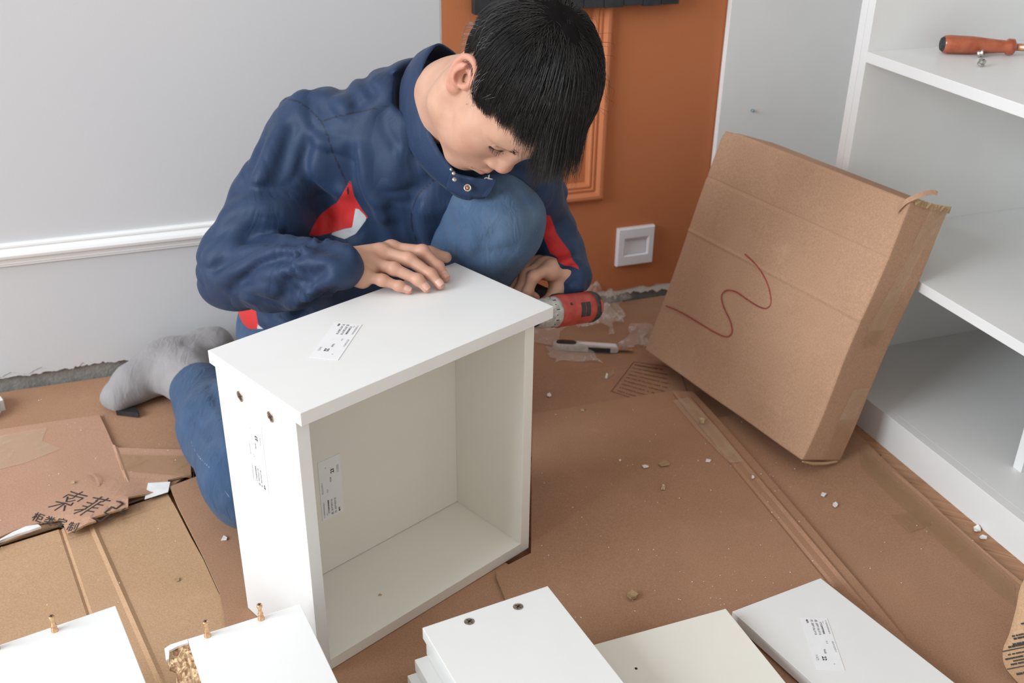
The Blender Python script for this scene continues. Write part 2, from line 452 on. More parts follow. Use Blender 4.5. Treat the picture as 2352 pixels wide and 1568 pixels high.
# ------------------------------------------------------------------ cardboard sheets on the floor
def sheet(name, label, px, z, th, mat, creases=(), lift=None, grid=.03, group='cardboard sheets laid over the floor', wave=.0005, seedk=0, world=False):
    P = [p.copy() if isinstance(p, Vector) else floor_at(*p) for p in px]
    c = sum(P, Vector()) / len(P)
    bm = bmesh.new()
    vv = [bm.verts.new((p.x - c.x, p.y - c.y, 0)) for p in P]
    bm.faces.new(vv)
    xs = [v.co.x for v in vv]; ys = [v.co.y for v in vv]
    cuts = []
    k = min(xs)
    while k < max(xs): cuts.append(((k, 0, 0), (1, 0, 0))); k += grid
    k = min(ys)
    while k < max(ys): cuts.append(((0, k, 0), (0, 1, 0))); k += grid
    cr = []
    for (p, q, w, d) in creases:
        A = floor_at(*p) - c; B = floor_at(*q) - c; A.z = B.z = 0; t = (B - A).normalized(); nn = Vector((-t.y, t.x, 0))
        cr.append((A, t, nn, (B - A).length, w, d))
        for off in (-w, -w * .5, 0, w * .5, w): cuts.append((tuple(A + nn * off), tuple(nn)))
    for co, no in cuts:
        bmesh.ops.bisect_plane(bm, geom=bm.verts[:] + bm.edges[:] + bm.faces[:], plane_co=co, plane_no=no, dist=1e-6)
    def hgt(x, y):
        h = wave * (math.sin(x * 9 + seedk) * math.sin(y * 7 + 1.3 * seedk) + .6 * math.sin(x * 21 + y * 17 + seedk))
        for (A, t, nn, ln, w, d) in cr:
            dx = x - A.x; dy = y - A.y; s = abs(dx * nn.x + dy * nn.y); l = dx * t.x + dy * t.y
            if s < w and -.02 < l < ln + .02: h += d * (1 - s / w)
        if lift: h += lift(x + c.x, y + c.y)
        return h + wave * 1.7
    top = list(bm.faces)
    r = bmesh.ops.extrude_face_region(bm, geom=top)
    newv = set(e for e in r['geom'] if isinstance(e, bmesh.types.BMVert))
    for v in bm.verts:
        h = hgt(v.co.x, v.co.y)
        v.co.z = h + (th if v in newv else 0)
    bmesh.ops.recalc_face_normals(bm, faces=bm.faces)
    for f in bm.faces:
        if abs(f.normal.z) < .4: f.material_index = 1
    mw = Matrix.Translation((c.x, c.y, z))
    o = add_bm(name, bm, [mat, 'card_edge'], None, mw=mw)
    tag(o, label, 'cardboard', group)
    return o
Z0, Z1, Z2, Z3 = .0, .0058, .0116, .0174
sheet('cardboard_sheet', 'large brown cardboard sheet along the foot of the wall', 
      [wallp(-1.75, 0, .02), wallp(-1.5, 0, .006), wallp(-1.1, 0, .003), wallp(-.6, 0, .004), wallp(-.02, 0, .004), wallp(-.02, 0, .3), wallp(-.03, 0, .66), (1560, 1000), (1150, 1060), (750, 1085), (560, 1075), (440, 1085), (388, 1128), (130, 1213), (0, 1253), (-260, 1330)],
      Z0, .0035, 'card_brown', [((1230, 872), (1400, 850), .004, -.002)], seedk=1)
sheet('cardboard_sheet', 'brown cardboard sheet with tape strips running beside the cabinet plinth',
      [(1640, 972), (1690, 960), (1956, 994), (2052, 1089), (2170, 1200), (2290, 1306), (2345, 1352), (2420, 1415), (2700, 1640), (2300, 1760), (1980, 1460)],
      Z1, .0035, 'card_brown', [((2060, 1100), (2345, 1352), .005, .0022)], seedk=5)
sheet('cardboard_sheet', 'broad brown cardboard sheet in the middle of the floor right of the drawer',
      [(1222, 967), (1400, 936), (1545, 912), (1590, 914), (1640, 968), (1720, 1060), (1800, 1155), (1900, 1275), (2010, 1405), (2110, 1530), (2260, 1720), (1150, 1720), (1180, 1440), (1140, 1345), (1140, 1330), (1219, 1288)],
      Z2, .0035, 'card_brown', [((1600, 950), (1990, 1420), .006, .0028), ((1560, 935), (1930, 1390), .005, -.0022)], seedk=9)
def lift_txt(x, y):
    A = floor_at(160, 1240); B = floor_at(300, 1172); d = (B - A); d.z = 0; ln = d.length; t = d / ln; nn = Vector((-t.y, t.x, 0))
    s = (x - A.x) * nn.x + (y - A.y) * nn.y; l = (x - A.x) * t.x + (y - A.y) * t.y
    k = max(0, 1 - abs(s) / .11) ** 1.5 * max(0, min(1, (l + .02) / .05)) * max(0, min(1, (ln + .05 - l) / .05))
    return .014 * k
sheet('cardboard_sheet', 'pinkish cardboard sheet printed with large black Chinese characters',
      [(-200, 1032), (0, 997), (110, 980), (230, 962), (246, 995), (262, 1032), (274, 1038), (438, 1044), (441, 1100), (388, 1112), (385, 1132), (300, 1166), (299, 1188), (214, 1217), (226, 1221), (160, 1243), (150, 1222), (142, 1208), (95, 1212), (40, 1228), (0, 1246), (-200, 1300)],
      Z1, .0035, 'card_pink', [((268, 1040), (290, 1100), .004, .0016)], lift=lift_txt, seedk=2, grid=.016)
sheet('cardboard_sheet', 'light tan cardboard sheet in the near left corner with fold lines',
      [(-200, 1322), (0, 1262), (130, 1222), (385, 1137), (405, 1172), (440, 1240), (468, 1290), (500, 1360), (530, 1424), (600, 1580), (640, 1760), (-300, 1760)],
      Z0, .0035, 'card_tan', [((140, 1215), (235, 1500), .004, -.0022), ((215, 1215), (370, 1568), .006, .0030), ((0, 1290), (160, 1240), .004, -.0018), ((300, 1188), (385, 1158), .004, -.0016)], seedk=3)
sheet('cardboard_sheet', 'pinkish brown cardboard sheet under the left side of the drawer',
      [(392, 1128), (445, 1108), (540, 1080), (760, 1060), (1230, 1345), (1180, 1480), (1000, 1620), (560, 1620), (505, 1370), (470, 1292), (410, 1172)],
      Z1, .0035, 'card_brown', [((400, 1150), (560, 1105), .004, .0014)], seedk=4)

def on_sheet(u, v, z): return floor_at(u, v, z)
# printed characters on the pink sheet
def gz(x, y):
    p = floor_at(50 + x / 8.711, 1100 + y / 8.711, Z1 + .008)
    p.z = Z1 + .0036 + .0005 * 3.4 + lift_txt(p.x, p.y)
    return p
strokes = [[(975, 225), (1130, 285), (1310, 345)], [(1210, 240), (1100, 300), (1060, 330)], [(830, 345), (920, 285), (1060, 330), (1230, 385), (1120, 455)],
    [(1060, 345), (1010, 375), (925, 380)], [(915, 335), (890, 430)], [(1065, 420), (960, 445), (890, 440)], [(680, 430), (870, 480), (990, 540), (1025, 480)],
    [(540, 535), (760, 495), (860, 470)], [(870, 480), (660, 615)], [(865, 530), (850, 645)],
    [(1435, 390), (1600, 447), (1780, 510)], [(1610, 390), (1490, 480)], [(1740, 440), (1640, 510), (1580, 510)], [(1520, 480), (1300, 640), (1190, 700), (1060, 740)],
    [(1310, 495), (1430, 540)], [(1230, 570), (1340, 615)], [(1070, 660), (1290, 660)], [(1590, 510), (1400, 645), (1190, 800)], [(1530, 570), (1640, 605)], [(1430, 640), (1540, 665)], [(1340, 710), (1460, 750)],
    [(1920, 540), (2050, 590)], [(2040, 590), (1900, 690), (1820, 660), (1680, 770), (1760, 800), (1590, 920)], [(1460, 880), (1590, 920)], [(2085, 660), (1990, 730), (2075, 758), (2015, 780)], [(1870, 828), (1760, 868)]]
geo = []
for s in strokes:
    pts = []
    for i in range(len(s) - 1):
        for k in range(4): pts.append((s[i][0] + (s[i + 1][0] - s[i][0]) * k / 4, s[i][1] + (s[i + 1][1] - s[i][1]) * k / 4))
    pts.append(s[-1])
    geo.append(ribbon([gz(*p) for p in pts], .0030, (0, 0, 1)))
vs, fs = merge(geo)
prn = thing('printed_lettering', 'large black Chinese characters printed on the pinkish cardboard', 'lettering', Matrix.Translation(floor_at(180, 1180, Z1 + .006)))
add('stroke', vs, fs, 'print_ink', prn)['kind'] = 'stuff'
geo = []
for ch, (x, y), b_ in (('柜', (320, 745), 0), ('类', (545, 825), 0), ('定', (790, 890), 0), ('制', (1025, 1010), 0)):
    bx = (gz(x + 120, y + 44) - gz(x - 120, y - 44)); sz = bx.length * .86; bx.normalize()
    by = (gz(x + 90, y - 130) - gz(x - 90, y + 130)); by.normalize()
    o_ = gz(x, y) - bx * sz * .5 - by * sz * .36
    v_, f_ = place_text(ch, sz, o_, bx, by, .012 * sz)
    v_ = [Vector((p.x, p.y, Z1 + .0036 + .0005 * 3.6 + lift_txt(p.x, p.y))) for p in v_]
    geo.append((v_, f_))
geo.append(ribbon([gz(1255, 1022), gz(1285, 1028)], .0018, (0, 0, 1)))
vs, fs = merge(geo); add('small_characters', vs, fs, 'print_ink', prn)['kind'] = 'stuff'

# faint printed panel on the back sheet
def print_block(name, label, quad, rows, z, seed, parent_label_cat='lettering', outline=True):
    rs = random.Random(seed); q = [floor_at(*p, z) for p in quad]
    geo = []
    def bl(a, b): return q[0] * (1 - a) * (1 - b) + q[1] * a * (1 - b) + q[2] * a * b + q[3] * (1 - a) * b
    if outline:
        for A, B in ((bl(0, 0), bl(1, 0)), (bl(0, 0), bl(0, 1)), (bl(0, 1), bl(1, 1)), (bl(1, 0), bl(1, 1))): geo.append(ribbon([A, B], .0013, (0, 0, 1)))
    for r_ in range(rows):
        a0 = .06; b_ = .09 + .84 * r_ / max(1, rows - 1)
        while a0 < .55 + .4 * rs.random():
            w = .004 + .012 * rs.random()
            geo.append(ribbon([bl(a0, b_), bl(min(.96, a0 + w), b_)], .0020 if r_ else .0028, (0, 0, 1)))
            a0 += w + .007 + .014 * rs.random() * (3 if rs.random() < .15 else 1)
    vs, fs = merge(geo)
    o = add(name, vs, fs, 'faint_ink', mw=Matrix.Translation(q[0]))
    tag(o, label, 'lettering', kind='stuff')
print_block('printed_notice', 'faint printed notice in a frame on the cardboard beside the leaning box', [(1456, 830), (1560, 846), (1600, 960), (1404, 898)], 9, Z0 + .0058, 3)
print_block('printed_notice', 'faint printed lines on the cardboard beside the kneeling leg', [(446, 1046), (500, 1052), (520, 1104), (444, 1098)], 6, Z0 + .0056, 4)

# ------------------------------------------------------------------ cabinets on the right
CF = frame(CO, WN, WE, UZ)
WD, K1, S2, S3, CD, CT = .4409, .0649, .3328, .6647, .50, 2.1
cab = thing('tall_cabinet', 'white tall cabinet section standing in the corner against the orange wall', 'cabinet', CF)
box_part('side_panel', cab, .003, T, 0, CD, 0, CT, 'white_laminate')
box_part('side_panel', cab, WD, WD + T - .0003, 0, CD, 0, CT, 'white_laminate')
box_part('bottom_panel', cab, T, WD, 0, CD - .012, K1 - T, K1, 'white_laminate')
box_part('plinth', cab, T, WD, .0, T, 0, K1 - T, 'white_laminate')
box_part('back_panel', cab, T, WD, CD - .012, CD, .0, CT, 'white_laminate')
box_part('top_panel', cab, T, WD, 0, CD - .012, CT - T, CT, 'white_laminate')
# blue pin in the far side panel
def on_plane(u, v, p, n):
    d = FW + RT * ((u - 1176) / F_PX) - UP * ((v - 784) / F_PX); o = Vector((0, 0, CAM_H))
    return o + d * ((p - o).dot(n) / d.dot(n))
pin = on_plane(1727, 253, CO + WN * T, WN)
vs, fs = lathe([(.0, 0), (.0032, 0), (.0032, .006), (.0022, .008), (0, .008)], 10)
pf = frame(pin, WE, UZ, WN)
o = add('shelf_pin', [pf @ Vector(v) for v in vs], fs, 'blue_zinc', cab)
cab2 = thing('shelf_cabinet', 'white open shelf cabinet at the right with three empty compartments', 'cabinet', frame(CO + WN * (WD + T), WN, WE, UZ))
X2 = 1.75
box_part('side_panel', cab2, 0.0003, T, 0, CD, 0, CT, 'white_laminate')
box_part('side_panel', cab2, X2 - T, X2, 0, CD, 0, CT, 'white_laminate')
box_part('bottom_panel', cab2, T, X2 - T, T, CD - .012, K1 - T, K1, 'white_laminate')
box_part('plinth', cab2, T, X2 - T, 0, T, 0, K1, 'white_laminate')
box_part('shelf', cab2, T, X2 - T, 0, CD - .012, S2 - T, S2, 'white_laminate')
box_part('shelf', cab2, T, X2 - T, 0, CD - .012, S3 - T, S3, 'white_laminate')
box_part('shelf', cab2, T, X2 - T, 0, CD - .012, 1.05, 1.068, 'white_laminate')
box_part('back_panel', cab2, T, X2 - T, CD - .012, CD, 0, CT, 'white_laminate')
dv0 = .9064 - WD - T
box_part('divider', cab2, dv0, dv0 + T, .0955, CD - .012, K1, S2 - T, 'white_laminate')

# ------------------------------------------------------------------ the drawer standing on end
DYAW = .7752; DX = Vector((math.cos(DYAW), math.sin(DYAW), 0)); DY = Vector((-math.sin(DYAW), math.cos(DYAW), 0))
DZ0 = Z2 + .002
DO = Vector((-.2383, 1.0033, 0)); DW, DD, DH, EF, ER, EB, DIN = .4127, .2059, .4066, .0127, .0236, .0132, .1469
DR = frame(DO, DX, DY, UZ)
dr = thing('drawer', 'white drawer box standing on end in the middle, worker resting his hand on it', 'drawer', DR)
zb = Z1 + .0055
box_part('front_panel', dr, 0, DW, 0, DD, DH, DH + T, 'white_laminate', .0009)
sideL = box_part('side_panel', dr, .0004, T, EF, DD - EB, zb, DH, 'white_laminate')
box_part('side_panel', dr, DW - ER - T, DW - ER, EF, DD - EB, zb, DH, 'cream_and_bounce_laminate')  # warm bounce off the cardboard put into the colour of the inward panels
box_part('end_panel', dr, T, DW - ER - T, EF, DD - EB, zb, zb + T, 'cream_and_bounce_laminate')
basep = box_part('base_panel', dr, T, DW - ER - T, EF + DIN, EF + DIN + .010, zb + T + .0008, DH, 'cream_and_bounce_laminate')

def cam_head(parent, mw, r=.0072):
    """round connector head with a cross slot, flush in the board"""
    vs, fs = lathe([(0, -.002), (r, -.002), (r, .0003), (r * .92, .0006), (r * .82, .0002), (0, .0002)], 20)
    o = add('connector', [mw @ Vector(v) for v in vs], fs, 'steel', parent)
    geo = []
    for ang in (.5, .5 + math.pi / 2):
        d = Vector((math.cos(ang), math.sin(ang), 0)) * r * .62; p = Vector((-d.y, d.x, 0)).normalized() * r * .13
        vv = [d + p, d - p, -d - p, -d + p]
        geo.append(([mw @ (q + UZ * .0007) for q in vv] + [mw @ (q + UZ * .0002) for q in vv], [(0, 1, 2, 3), (0, 4, 5, 1), (1, 5, 6, 2), (2, 6, 7, 3), (3, 7, 4, 0)]))
    vs, fs = merge(geo)
    add('cross_slot', vs, fs, 'dark_steel', o)
    return o
for (u, v) in ((551, 910), (621, 957)):
    p = on_plane(u, v, DO, -DX)
    cam_head(dr, frame(p, UZ, (-DX).cross(UZ), -DX))

def sticker(parent, o, bx, by, code, lines, ln=.100, ht=.0375):
    """paper label: o = lower left corner of the reading direction"""
    n = bx.cross(by).normalized()
    vs = [o + n * .0004, o + bx * ln + n * .0004, o + bx * ln + by * ht + n * .0004, o + by * ht + n * .0004,
          o, o + bx * ln, o + bx * ln + by * ht, o + by * ht]
    st = add('sticker', vs, [(0, 1, 2, 3), (0, 4, 5, 1), (1, 5, 6, 2), (2, 6, 7, 3), (3, 7, 4, 0)], 'sticker_paper', parent)
    st['label'] = 'white paper parts label with small black print'
    dark, pale = [], []
    for (txt, s, h, size, bold, dk) in lines:
        (dark if dk else pale).append(place_text(txt, size, o + bx * s + by * h + n * .0007, bx, by, bold))
    vs, fs = merge(dark); add('print', vs, fs, 'label_ink', st)['kind'] = 'stuff'
    vs, fs = merge(pale); add('print', vs, fs, 'label_ink_pale', st)['kind'] = 'stuff'
    return st
def lab_lines(num, dim, pos, ser1, ser2, extra=True):
    return [(ser1, .004, .0325, .0032, 0, False), (ser2, .045, .0325, .0032, 0, False), ('18mm', .006, .0285, .0022, 0, False),
            ('三聚氰胺双饰面板', .008, .0245, .0030, .00005, True), ('18_8', .044, .0245, .003, 0, False),
            ('成: ' + dim, .004, .0185, .0042, .00006, False), ('9668', .060, .0175, .0042, .00003, False),
            ('开: ' + dim, .004, .0125, .0042, .00006, False), (num, .0735, .0125, .0078, .0002, True),
            ('●注:', .004, .0065, .0036, .0001, True), (pos, .071, .0045, .0042, 0, False), ('A', .086, .025, .003, 0, False)]
# on the drawer's upturned front
zt = DH + T
P0 = floor_at(769, 740, zt); P1 = floor_at(710, 821, zt); P3 = floor_at(832, 745, zt)
bx = (P1 - P0).normalized(); by = UZ.cross(bx)
sticker(dr, P0 + UZ * .0002, bx, by, '22', lab_lines('22', '392*208.5*18', '3-5(7)', 'Y1156050200036B-2', 'S02101223F2-2'))
# on the left side, reading upwards
pA = on_plane(606, 1127, DO, -DX)
sticker(dr, pA + DX * .0003 + DY * -.012, UZ, DY, '23', lab_lines('23', '704*362*18', '2-2(22)', 'Y1156050200036B-4', 'S02101223F2-4'))
# on the base panel inside
pn_ = DO + DY * (EF + DIN)
pA = on_plane(790, 1172, pn_, -DY)
sticker(dr, pA - DY * .0002, UZ, -DX, '23', lab_lines('23', '357*392*10', '2-2(22)', 'Y1156050200036B-4', 'S02101223F2-4'), .1)

# ------------------------------------------------------------------ board stacks in the foreground
def board(name, label, corner, ang, w, ln, z1, th=T, group='white boards piled in the foreground', mat='white_laminate', parent=None):
    """board whose far right top corner is `corner`; runs back-left by w and toward the camera by ln"""
    a = math.radians(ang); ux = Vector((math.cos(a), math.sin(a), 0)); uy = Vector((-ux.y, ux.x, 0))
    mw = frame(Vector((corner.x, corner.y, z1 - th)), ux, uy, UZ)
    bm = bmesh.new(); bm_box(bm, -w, 0, -ln, 0, 0, th, .0008)
    o = add_bm(name, bm, mat, None, mw=mw)
    tag(o, label, 'board', group)
    return o, mw
def dowel(mw, x, y, z, label):
    """upright connecting bolt in a board"""
    vs, fs = lathe([(0, 0), (.0042, 0), (.0042, .0020), (.0036, .0030), (.0036, .0055), (.0028, .0065), (.0028, .008), (.0034, .0095), (.0024, .011), (.0021, .0165), (.0028, .018), (.0034, .020), (.0034, .0225), (.0030, .0235), (0, .0232)], 14)
    m2 = mw @ Matrix.Translation((x, y, z))
    t = thing('connecting_bolt', label, 'bolt', m2, 'copper coloured connecting bolts standing in the boards')
    add('shank', vs, fs, 'brass_zinc', t, smooth=True, local=True)
    g = []
    for an in (.3, .3 + math.pi / 2):
        d = Vector((math.cos(an), math.sin(an), 0)) * .0024; p = Vector((-d.y, d.x, 0)).normalized() * .0006
        g.append(([d + p + UZ * .0240, d - p + UZ * .0240, -d - p + UZ * .0240, -d + p + UZ * .0240], [(0, 1, 2, 3)]))
    vs, fs = merge(g); add('cross_slot', vs, fs, 'dark_steel', t, local=True)
def to_local(mw, u, v, z): return mw.inverted() @ floor_at(u, v, z)
LZ = Z1 + .003
NTH = ['top', 'second', 'third', 'fourth', 'fifth', 'sixth', 'seventh', 'eighth']
# near left pile
zA = .153
cA = floor_at(265, 1390, zA)
for k in range(1, 8):
    board('laminate_board', NTH[k] + ' board from the top of the pile in the near left corner', cA + Vector((-.004 * k, -.002 * k, 0)), 31.8, .36, .5, zA - T * k - .0002 * k)
_, mA = board('laminate_board', 'top white board in the near left corner with one upright bolt', cA, 31.8, .36, .5, zA)
q = to_local(mA, 126, 1448, zA); dowel(mA, q.x, q.y, T - .0006, 'copper bolt standing in the near left board')
q = to_local(mA, -8, 1490, zA); dowel(mA, q.x, q.y, T - .0006, 'copper bolt at the left picture edge in the near left board')
# chipped pile
zB = .153
cB = floor_at(690, 1386, zB)
for k in range(1, 8):
    board('laminate_board', NTH[k] + ' board from the top in the pile under the chipped board', cB + Vector((.012 + .0015 * (k % 3), -.072, 0)), 27.4, .135, .40, zB - T * k - .0002 * k)
a = math.radians(27.4); mB = frame(Vector((cB.x, cB.y, zB - T)), Vector((math.cos(a), math.sin(a), 0)), Vector((-math.sin(a), math.cos(a), 0)), UZ)
bt = thing('chipped_board', 'white board with a broken raw chipboard edge and two upright bolts', 'board', mB, 'white boards piled in the foreground')
box_part('board_face', bt, -.138, 0, -.45, 0, 0, T, 'white_laminate')
# torn raw edge
rs = random.Random(5)
bm = bmesh.new()
NX, NY = 9, 70
gridv = {}
for j in range(NY + 1):
    y = -.004 - .44 * j / NY
    edge = -.1605 - .003 * math.sin(j * .9) - .004 * rs.random()
    for i in range(NX + 1):
        f = i / NX; x = -.1375 + (edge + .1375) * f
        z = .0150 + .0016 * rs.uniform(-1, 1) * (1 if 0 < i else 0) - .003 * f
        gridv[i, j] = bm.verts.new((x, y, z if i < NX else -.001))
for j in range(NY):
    for i in range(NX): bm.faces.new((gridv[i, j], gridv[i, j + 1], gridv[i + 1, j + 1], gridv[i + 1, j]))
bmesh.ops.recalc_face_normals(bm, faces=bm.faces)
add_bm('raw_edge', bm, 'chipboard', bt)
vs = []; fs = []
lip = [(-.138, .0, T), (-.158, .0, T - .0004), (-.1655, -.003, T - .0008), (-.1675, -.022, T - .0020), (-.1640, -.021, T - .0020), (-.1610, -.0085, T - .0012), (-.1500, -.0058, T - .0008), (-.1385, -.0064, T - .0002)]
vs = [Vector(p) for p in lip] + [Vector((p[0], p[1], p[2] - .003)) for p in lip]; n = len(lip)
fs = [tuple(range(n)), tuple(range(2 * n - 1, n - 1, -1))] + [(k, (k + 1) % n, n + (k + 1) % n, n + k) for k in range(n)]
add('torn_laminate', vs, fs, 'white_laminate', bt, local=True)
geo = []
for j in range(0):
    y = -.015 - j * .03 * rs.uniform(.7, 1.2); x = -.1655 + rs.uniform(-.002, .002); l = rs.uniform(.006, .018)
    vv = [Vector((x, y, .004)), Vector((x - .0015, y - l, .003)), Vector((x - .001, y - l, .014)), Vector((x + .001, y, .016))]
    geo.append((vv + [p + Vector((.001, 0, 0)) for p in vv], [(0, 1, 2, 3), (7, 6, 5, 4), (0, 4, 5, 1), (2, 6, 7, 3)]))
for (u, v, lb) in ((477, 1460, 'copper bolt nearer the chipped corner of the white board'), (600, 1421, 'copper bolt in the chipped white board close to the drawer')):
    q = to_local(mB, u, v, zB); dowel(mB, q.x, q.y, T - .0006, lb)
# centre stack
zC = LZ + 6 * T + .0012
cC = floor_at(1258, 1345, zC)
a = math.radians(27.1); uxC = Vector((math.cos(a), math.sin(a), 0)); uyC = Vector((-uxC.y, uxC.x, 0))
offs = [(0, 0), (-.001, -.010), (-.018, -.012), (-.030, -.016), (-.050, -.012), (-.056, -.02)]
labs = ['top board of the centre stack with two round steel connectors', 'second board from the top of the centre stack', 'third board from the top of the centre stack', 'fourth board from the top of the centre stack', 'cream edged board second from the bottom of the centre stack', 'lowest board of the centre stack']
for k in (5, 4, 3, 2, 1):
    board('laminate_board', labs[k], cC + uxC * offs[k][0] + uyC * offs[k][1], 27.1, .178, .40, zC - k * T - .0002 * k, mat='cream_and_bounce_laminate' if k >= 4 else 'white_laminate')
mC = frame(Vector((cC.x, cC.y, zC - T)), uxC, uyC, UZ)
tC = thing('laminate_board', labs[0], 'board', mC, 'white boards piled in the foreground')
box_part('board_face', tC, -.1795, 0, -.42, 0, 0, T, 'white_laminate')
for (u, v) in ((1078, 1427), (1190, 1393)):
    p = floor_at(u, v, zC); cam_head(tC, frame(p, uxC, uyC, UZ), .0068)
# flat boards at right
zD = Z2 + .0105 + 2 * T
cD = floor_at(1667, 1397, zD)
oD, mD = board('laminate_board', 'cream white board lying flat right of the centre stack with a small dark hole', cD, 21.3, .205, .42, zD, mat='cream_and_bounce_laminate')
board('laminate_board', 'board hidden beneath the cream white board with the hole', cD + Vector((-.004, -.012, 0)), 21.3, .19, .38, zD - T - .0002, mat='cream_and_bounce_laminate')
q = to_local(mD, 1461, 1535, zD)
vs, fs = lathe([(0, 0), (.0019, 0), (.0019, .0004), (0, .0004)], 12)
add('drill_hole', [mD @ Vector((v[0] + q.x, v[1] + q.y, v[2] + T)) for v in vs], fs, 'black_plastic', oD)
zE = Z2 + .0092 + T
cE = floor_at(1885, 1327, zE)
mE0 = None
a = math.radians(27.2); ux_ = Vector((math.cos(a), math.sin(a), 0)); uy_ = Vector((-ux_.y, ux_.x, 0)); uyE = Vector((math.cos(math.radians(-66.9)), math.sin(math.radians(-66.9)), 0))
mE = frame(Vector((cE.x, cE.y, zE - T)), ux_, uy_, UZ)
tE = thing('laminate_board', 'white board nearest the cabinet with a paper parts label', 'board', mE, 'white boards piled in the foreground')
bm = bmesh.new(); bm_box(bm, -.1605, 0, -.42, 0, 0, T, .0008)
sh = math.tan(math.radians(4.1))
for v in bm.verts: v.co.x += -v.co.y * -sh * -1
add_bm('board_face', bm, 'white_laminate', tE)
P0 = floor_at(1838, 1418, zE); P1 = floor_at(1876, 1540, zE); bx = (P1 - P0).normalized(); by = UZ.cross(bx)
sticker(tE, P0 + UZ * .0002, bx, by, '22', lab_lines('22', '389*156.5*18', '3-5(7)', 'Y1156050200036B-4', 'S02101223F2-3'), .098, .037)

# ------------------------------------------------------------------ leaning cardboard box
BY, BT, BWd, BH, BTH = -1.049, .322, .456, .468, .103
be = Vector((math.cos(BY), math.sin(BY), 0)); bn = Vector((-math.sin(BY), math.cos(BY), 0))
bu = UZ * math.cos(BT) + bn * math.sin(BT); bb = bn * math.cos(BT) - UZ * math.sin(BT)
BO = Vector((.592, 1.539, .0118)) - WE * .009
BM = frame(BO, be, bb, bu)          # origin = near rear lower corner; x to the right(near), y to the back, z up the face
bx_t = thing('cardboard_box', 'flat cardboard carton leaning on the shelf cabinet with a red marker squiggle', 'box', BM)
def grid_face(fn, nu, nv):
    vs = [fn(i / nu, j / nv) for j in range(nv + 1) for i in range(nu + 1)]
    fs = [(j * (nu + 1) + i, j * (nu + 1) + i + 1, (j + 1) * (nu + 1) + i + 1, (j + 1) * (nu + 1) + i) for j in range(nv) for i in range(nu)]
    return vs, fs
bm = bmesh.new(); bm_box(bm, -BWd, 0, -BTH, 0, 0, BH, .005, 3)
for co in [(-BWd + BWd * k / 24, 0, 0) for k in range(1, 24)]:
    bmesh.ops.bisect_plane(bm, geom=bm.verts[:] + bm.edges[:] + bm.faces[:], plane_co=co, plane_no=(1, 0, 0), dist=1e-6)
CRE = [(.372, .3), (.366, -.2), (.262, .25), (.252, -.2), (.438, -.2)]
for zc in [BH * k / 24 for k in range(1, 24)] + [.372, .369, .366, .375, .262, .257, .252, .267, .438, .434, .442]:
    bmesh.ops.bisect_plane(bm, geom=bm.verts[:] + bm.edges[:] + bm.faces[:], plane_co=(0, 0, zc), plane_no=(0, 0, 1), dist=1e-6)
for v in bm.verts:
    x, y, z = v.co
    if y < -BTH * .7:
        d = .0014 * math.sin(x * 14 + 1) * math.sin(z * 11) + .001 * math.sin(x * 31 + z * 19)
        for zc, dd in ((.372, .0016), (.262 + (x + BWd) * .0, -.0016)):
            d += dd * max(0, 1 - abs(z - zc) / .005)
        v.co.y += d
    if z > BH - .012 and x < -BWd + .02: v.co.z -= .004; v.co.x += .003
    if x > -.012: v.co.x += .0016 * math.sin(z * 23)
add_bm('carton', bm, 'card_box', bx_t, smooth=False)
def bp(x, z, y=-BTH): return BM @ Vector((x, y, z))
# red squiggle drawn on the face
front_n = -bb
def on_face(u, v, lift=.0): return on_plane(u, v, BM @ Vector((0, -BTH - .0022 - lift, 0)), -bb)
sq = [(1711, 584), (1740, 612), (1762, 650), (1771, 690), (1763, 707), (1745, 705), (1715, 687), (1690, 670), (1668, 667), (1657, 680), (1662, 705), (1676, 735), (1681, 762), (1668, 773), (1640, 762), (1600, 738), (1560, 715), (1529, 702)]
vs, fs = ribbon(smooth_line([on_face(*p) for p in sq], 6), .0026, front_n)
add('marker_line', vs, fs, 'red_marker', bx_t)
# tape on the near edge
def edge_quad(pts, name, mat):
    vs = [BM @ Vector((.0026 + p[2], -BTH + p[0], p[1])) for p in pts]
    return add(name, vs, [tuple(range(len(vs)))], mat, bx_t)
edge_quad([(.045, .40, 0), (.098, .40, 0), (.100, .464, 0), (.05, .464, 0)], 'tape', 'packing_tape_pale')
edge_quad([(.022, .245, 0), (.062, .250, 0), (.075, .40, 0), (.050, .40, 0)], 'tape', 'packing_tape_pale')
edge_quad([(.030, .215, 0), (.068, .222, 0), (.066, .252, 0), (.026, .247, 0)], 'tape', 'packing_tape')
edge_quad([(.048, .075, .0002), (.088, .078, .0002), (.092, .145, .0002), (.052, .142, .0002)], 'tape', 'packing_tape_pale')
edge_quad([(.055, .002, .0004), (.1, .002, .0004), (.094, .085, .0004), (.05, .082, .0004)], 'tape', 'packing_tape')
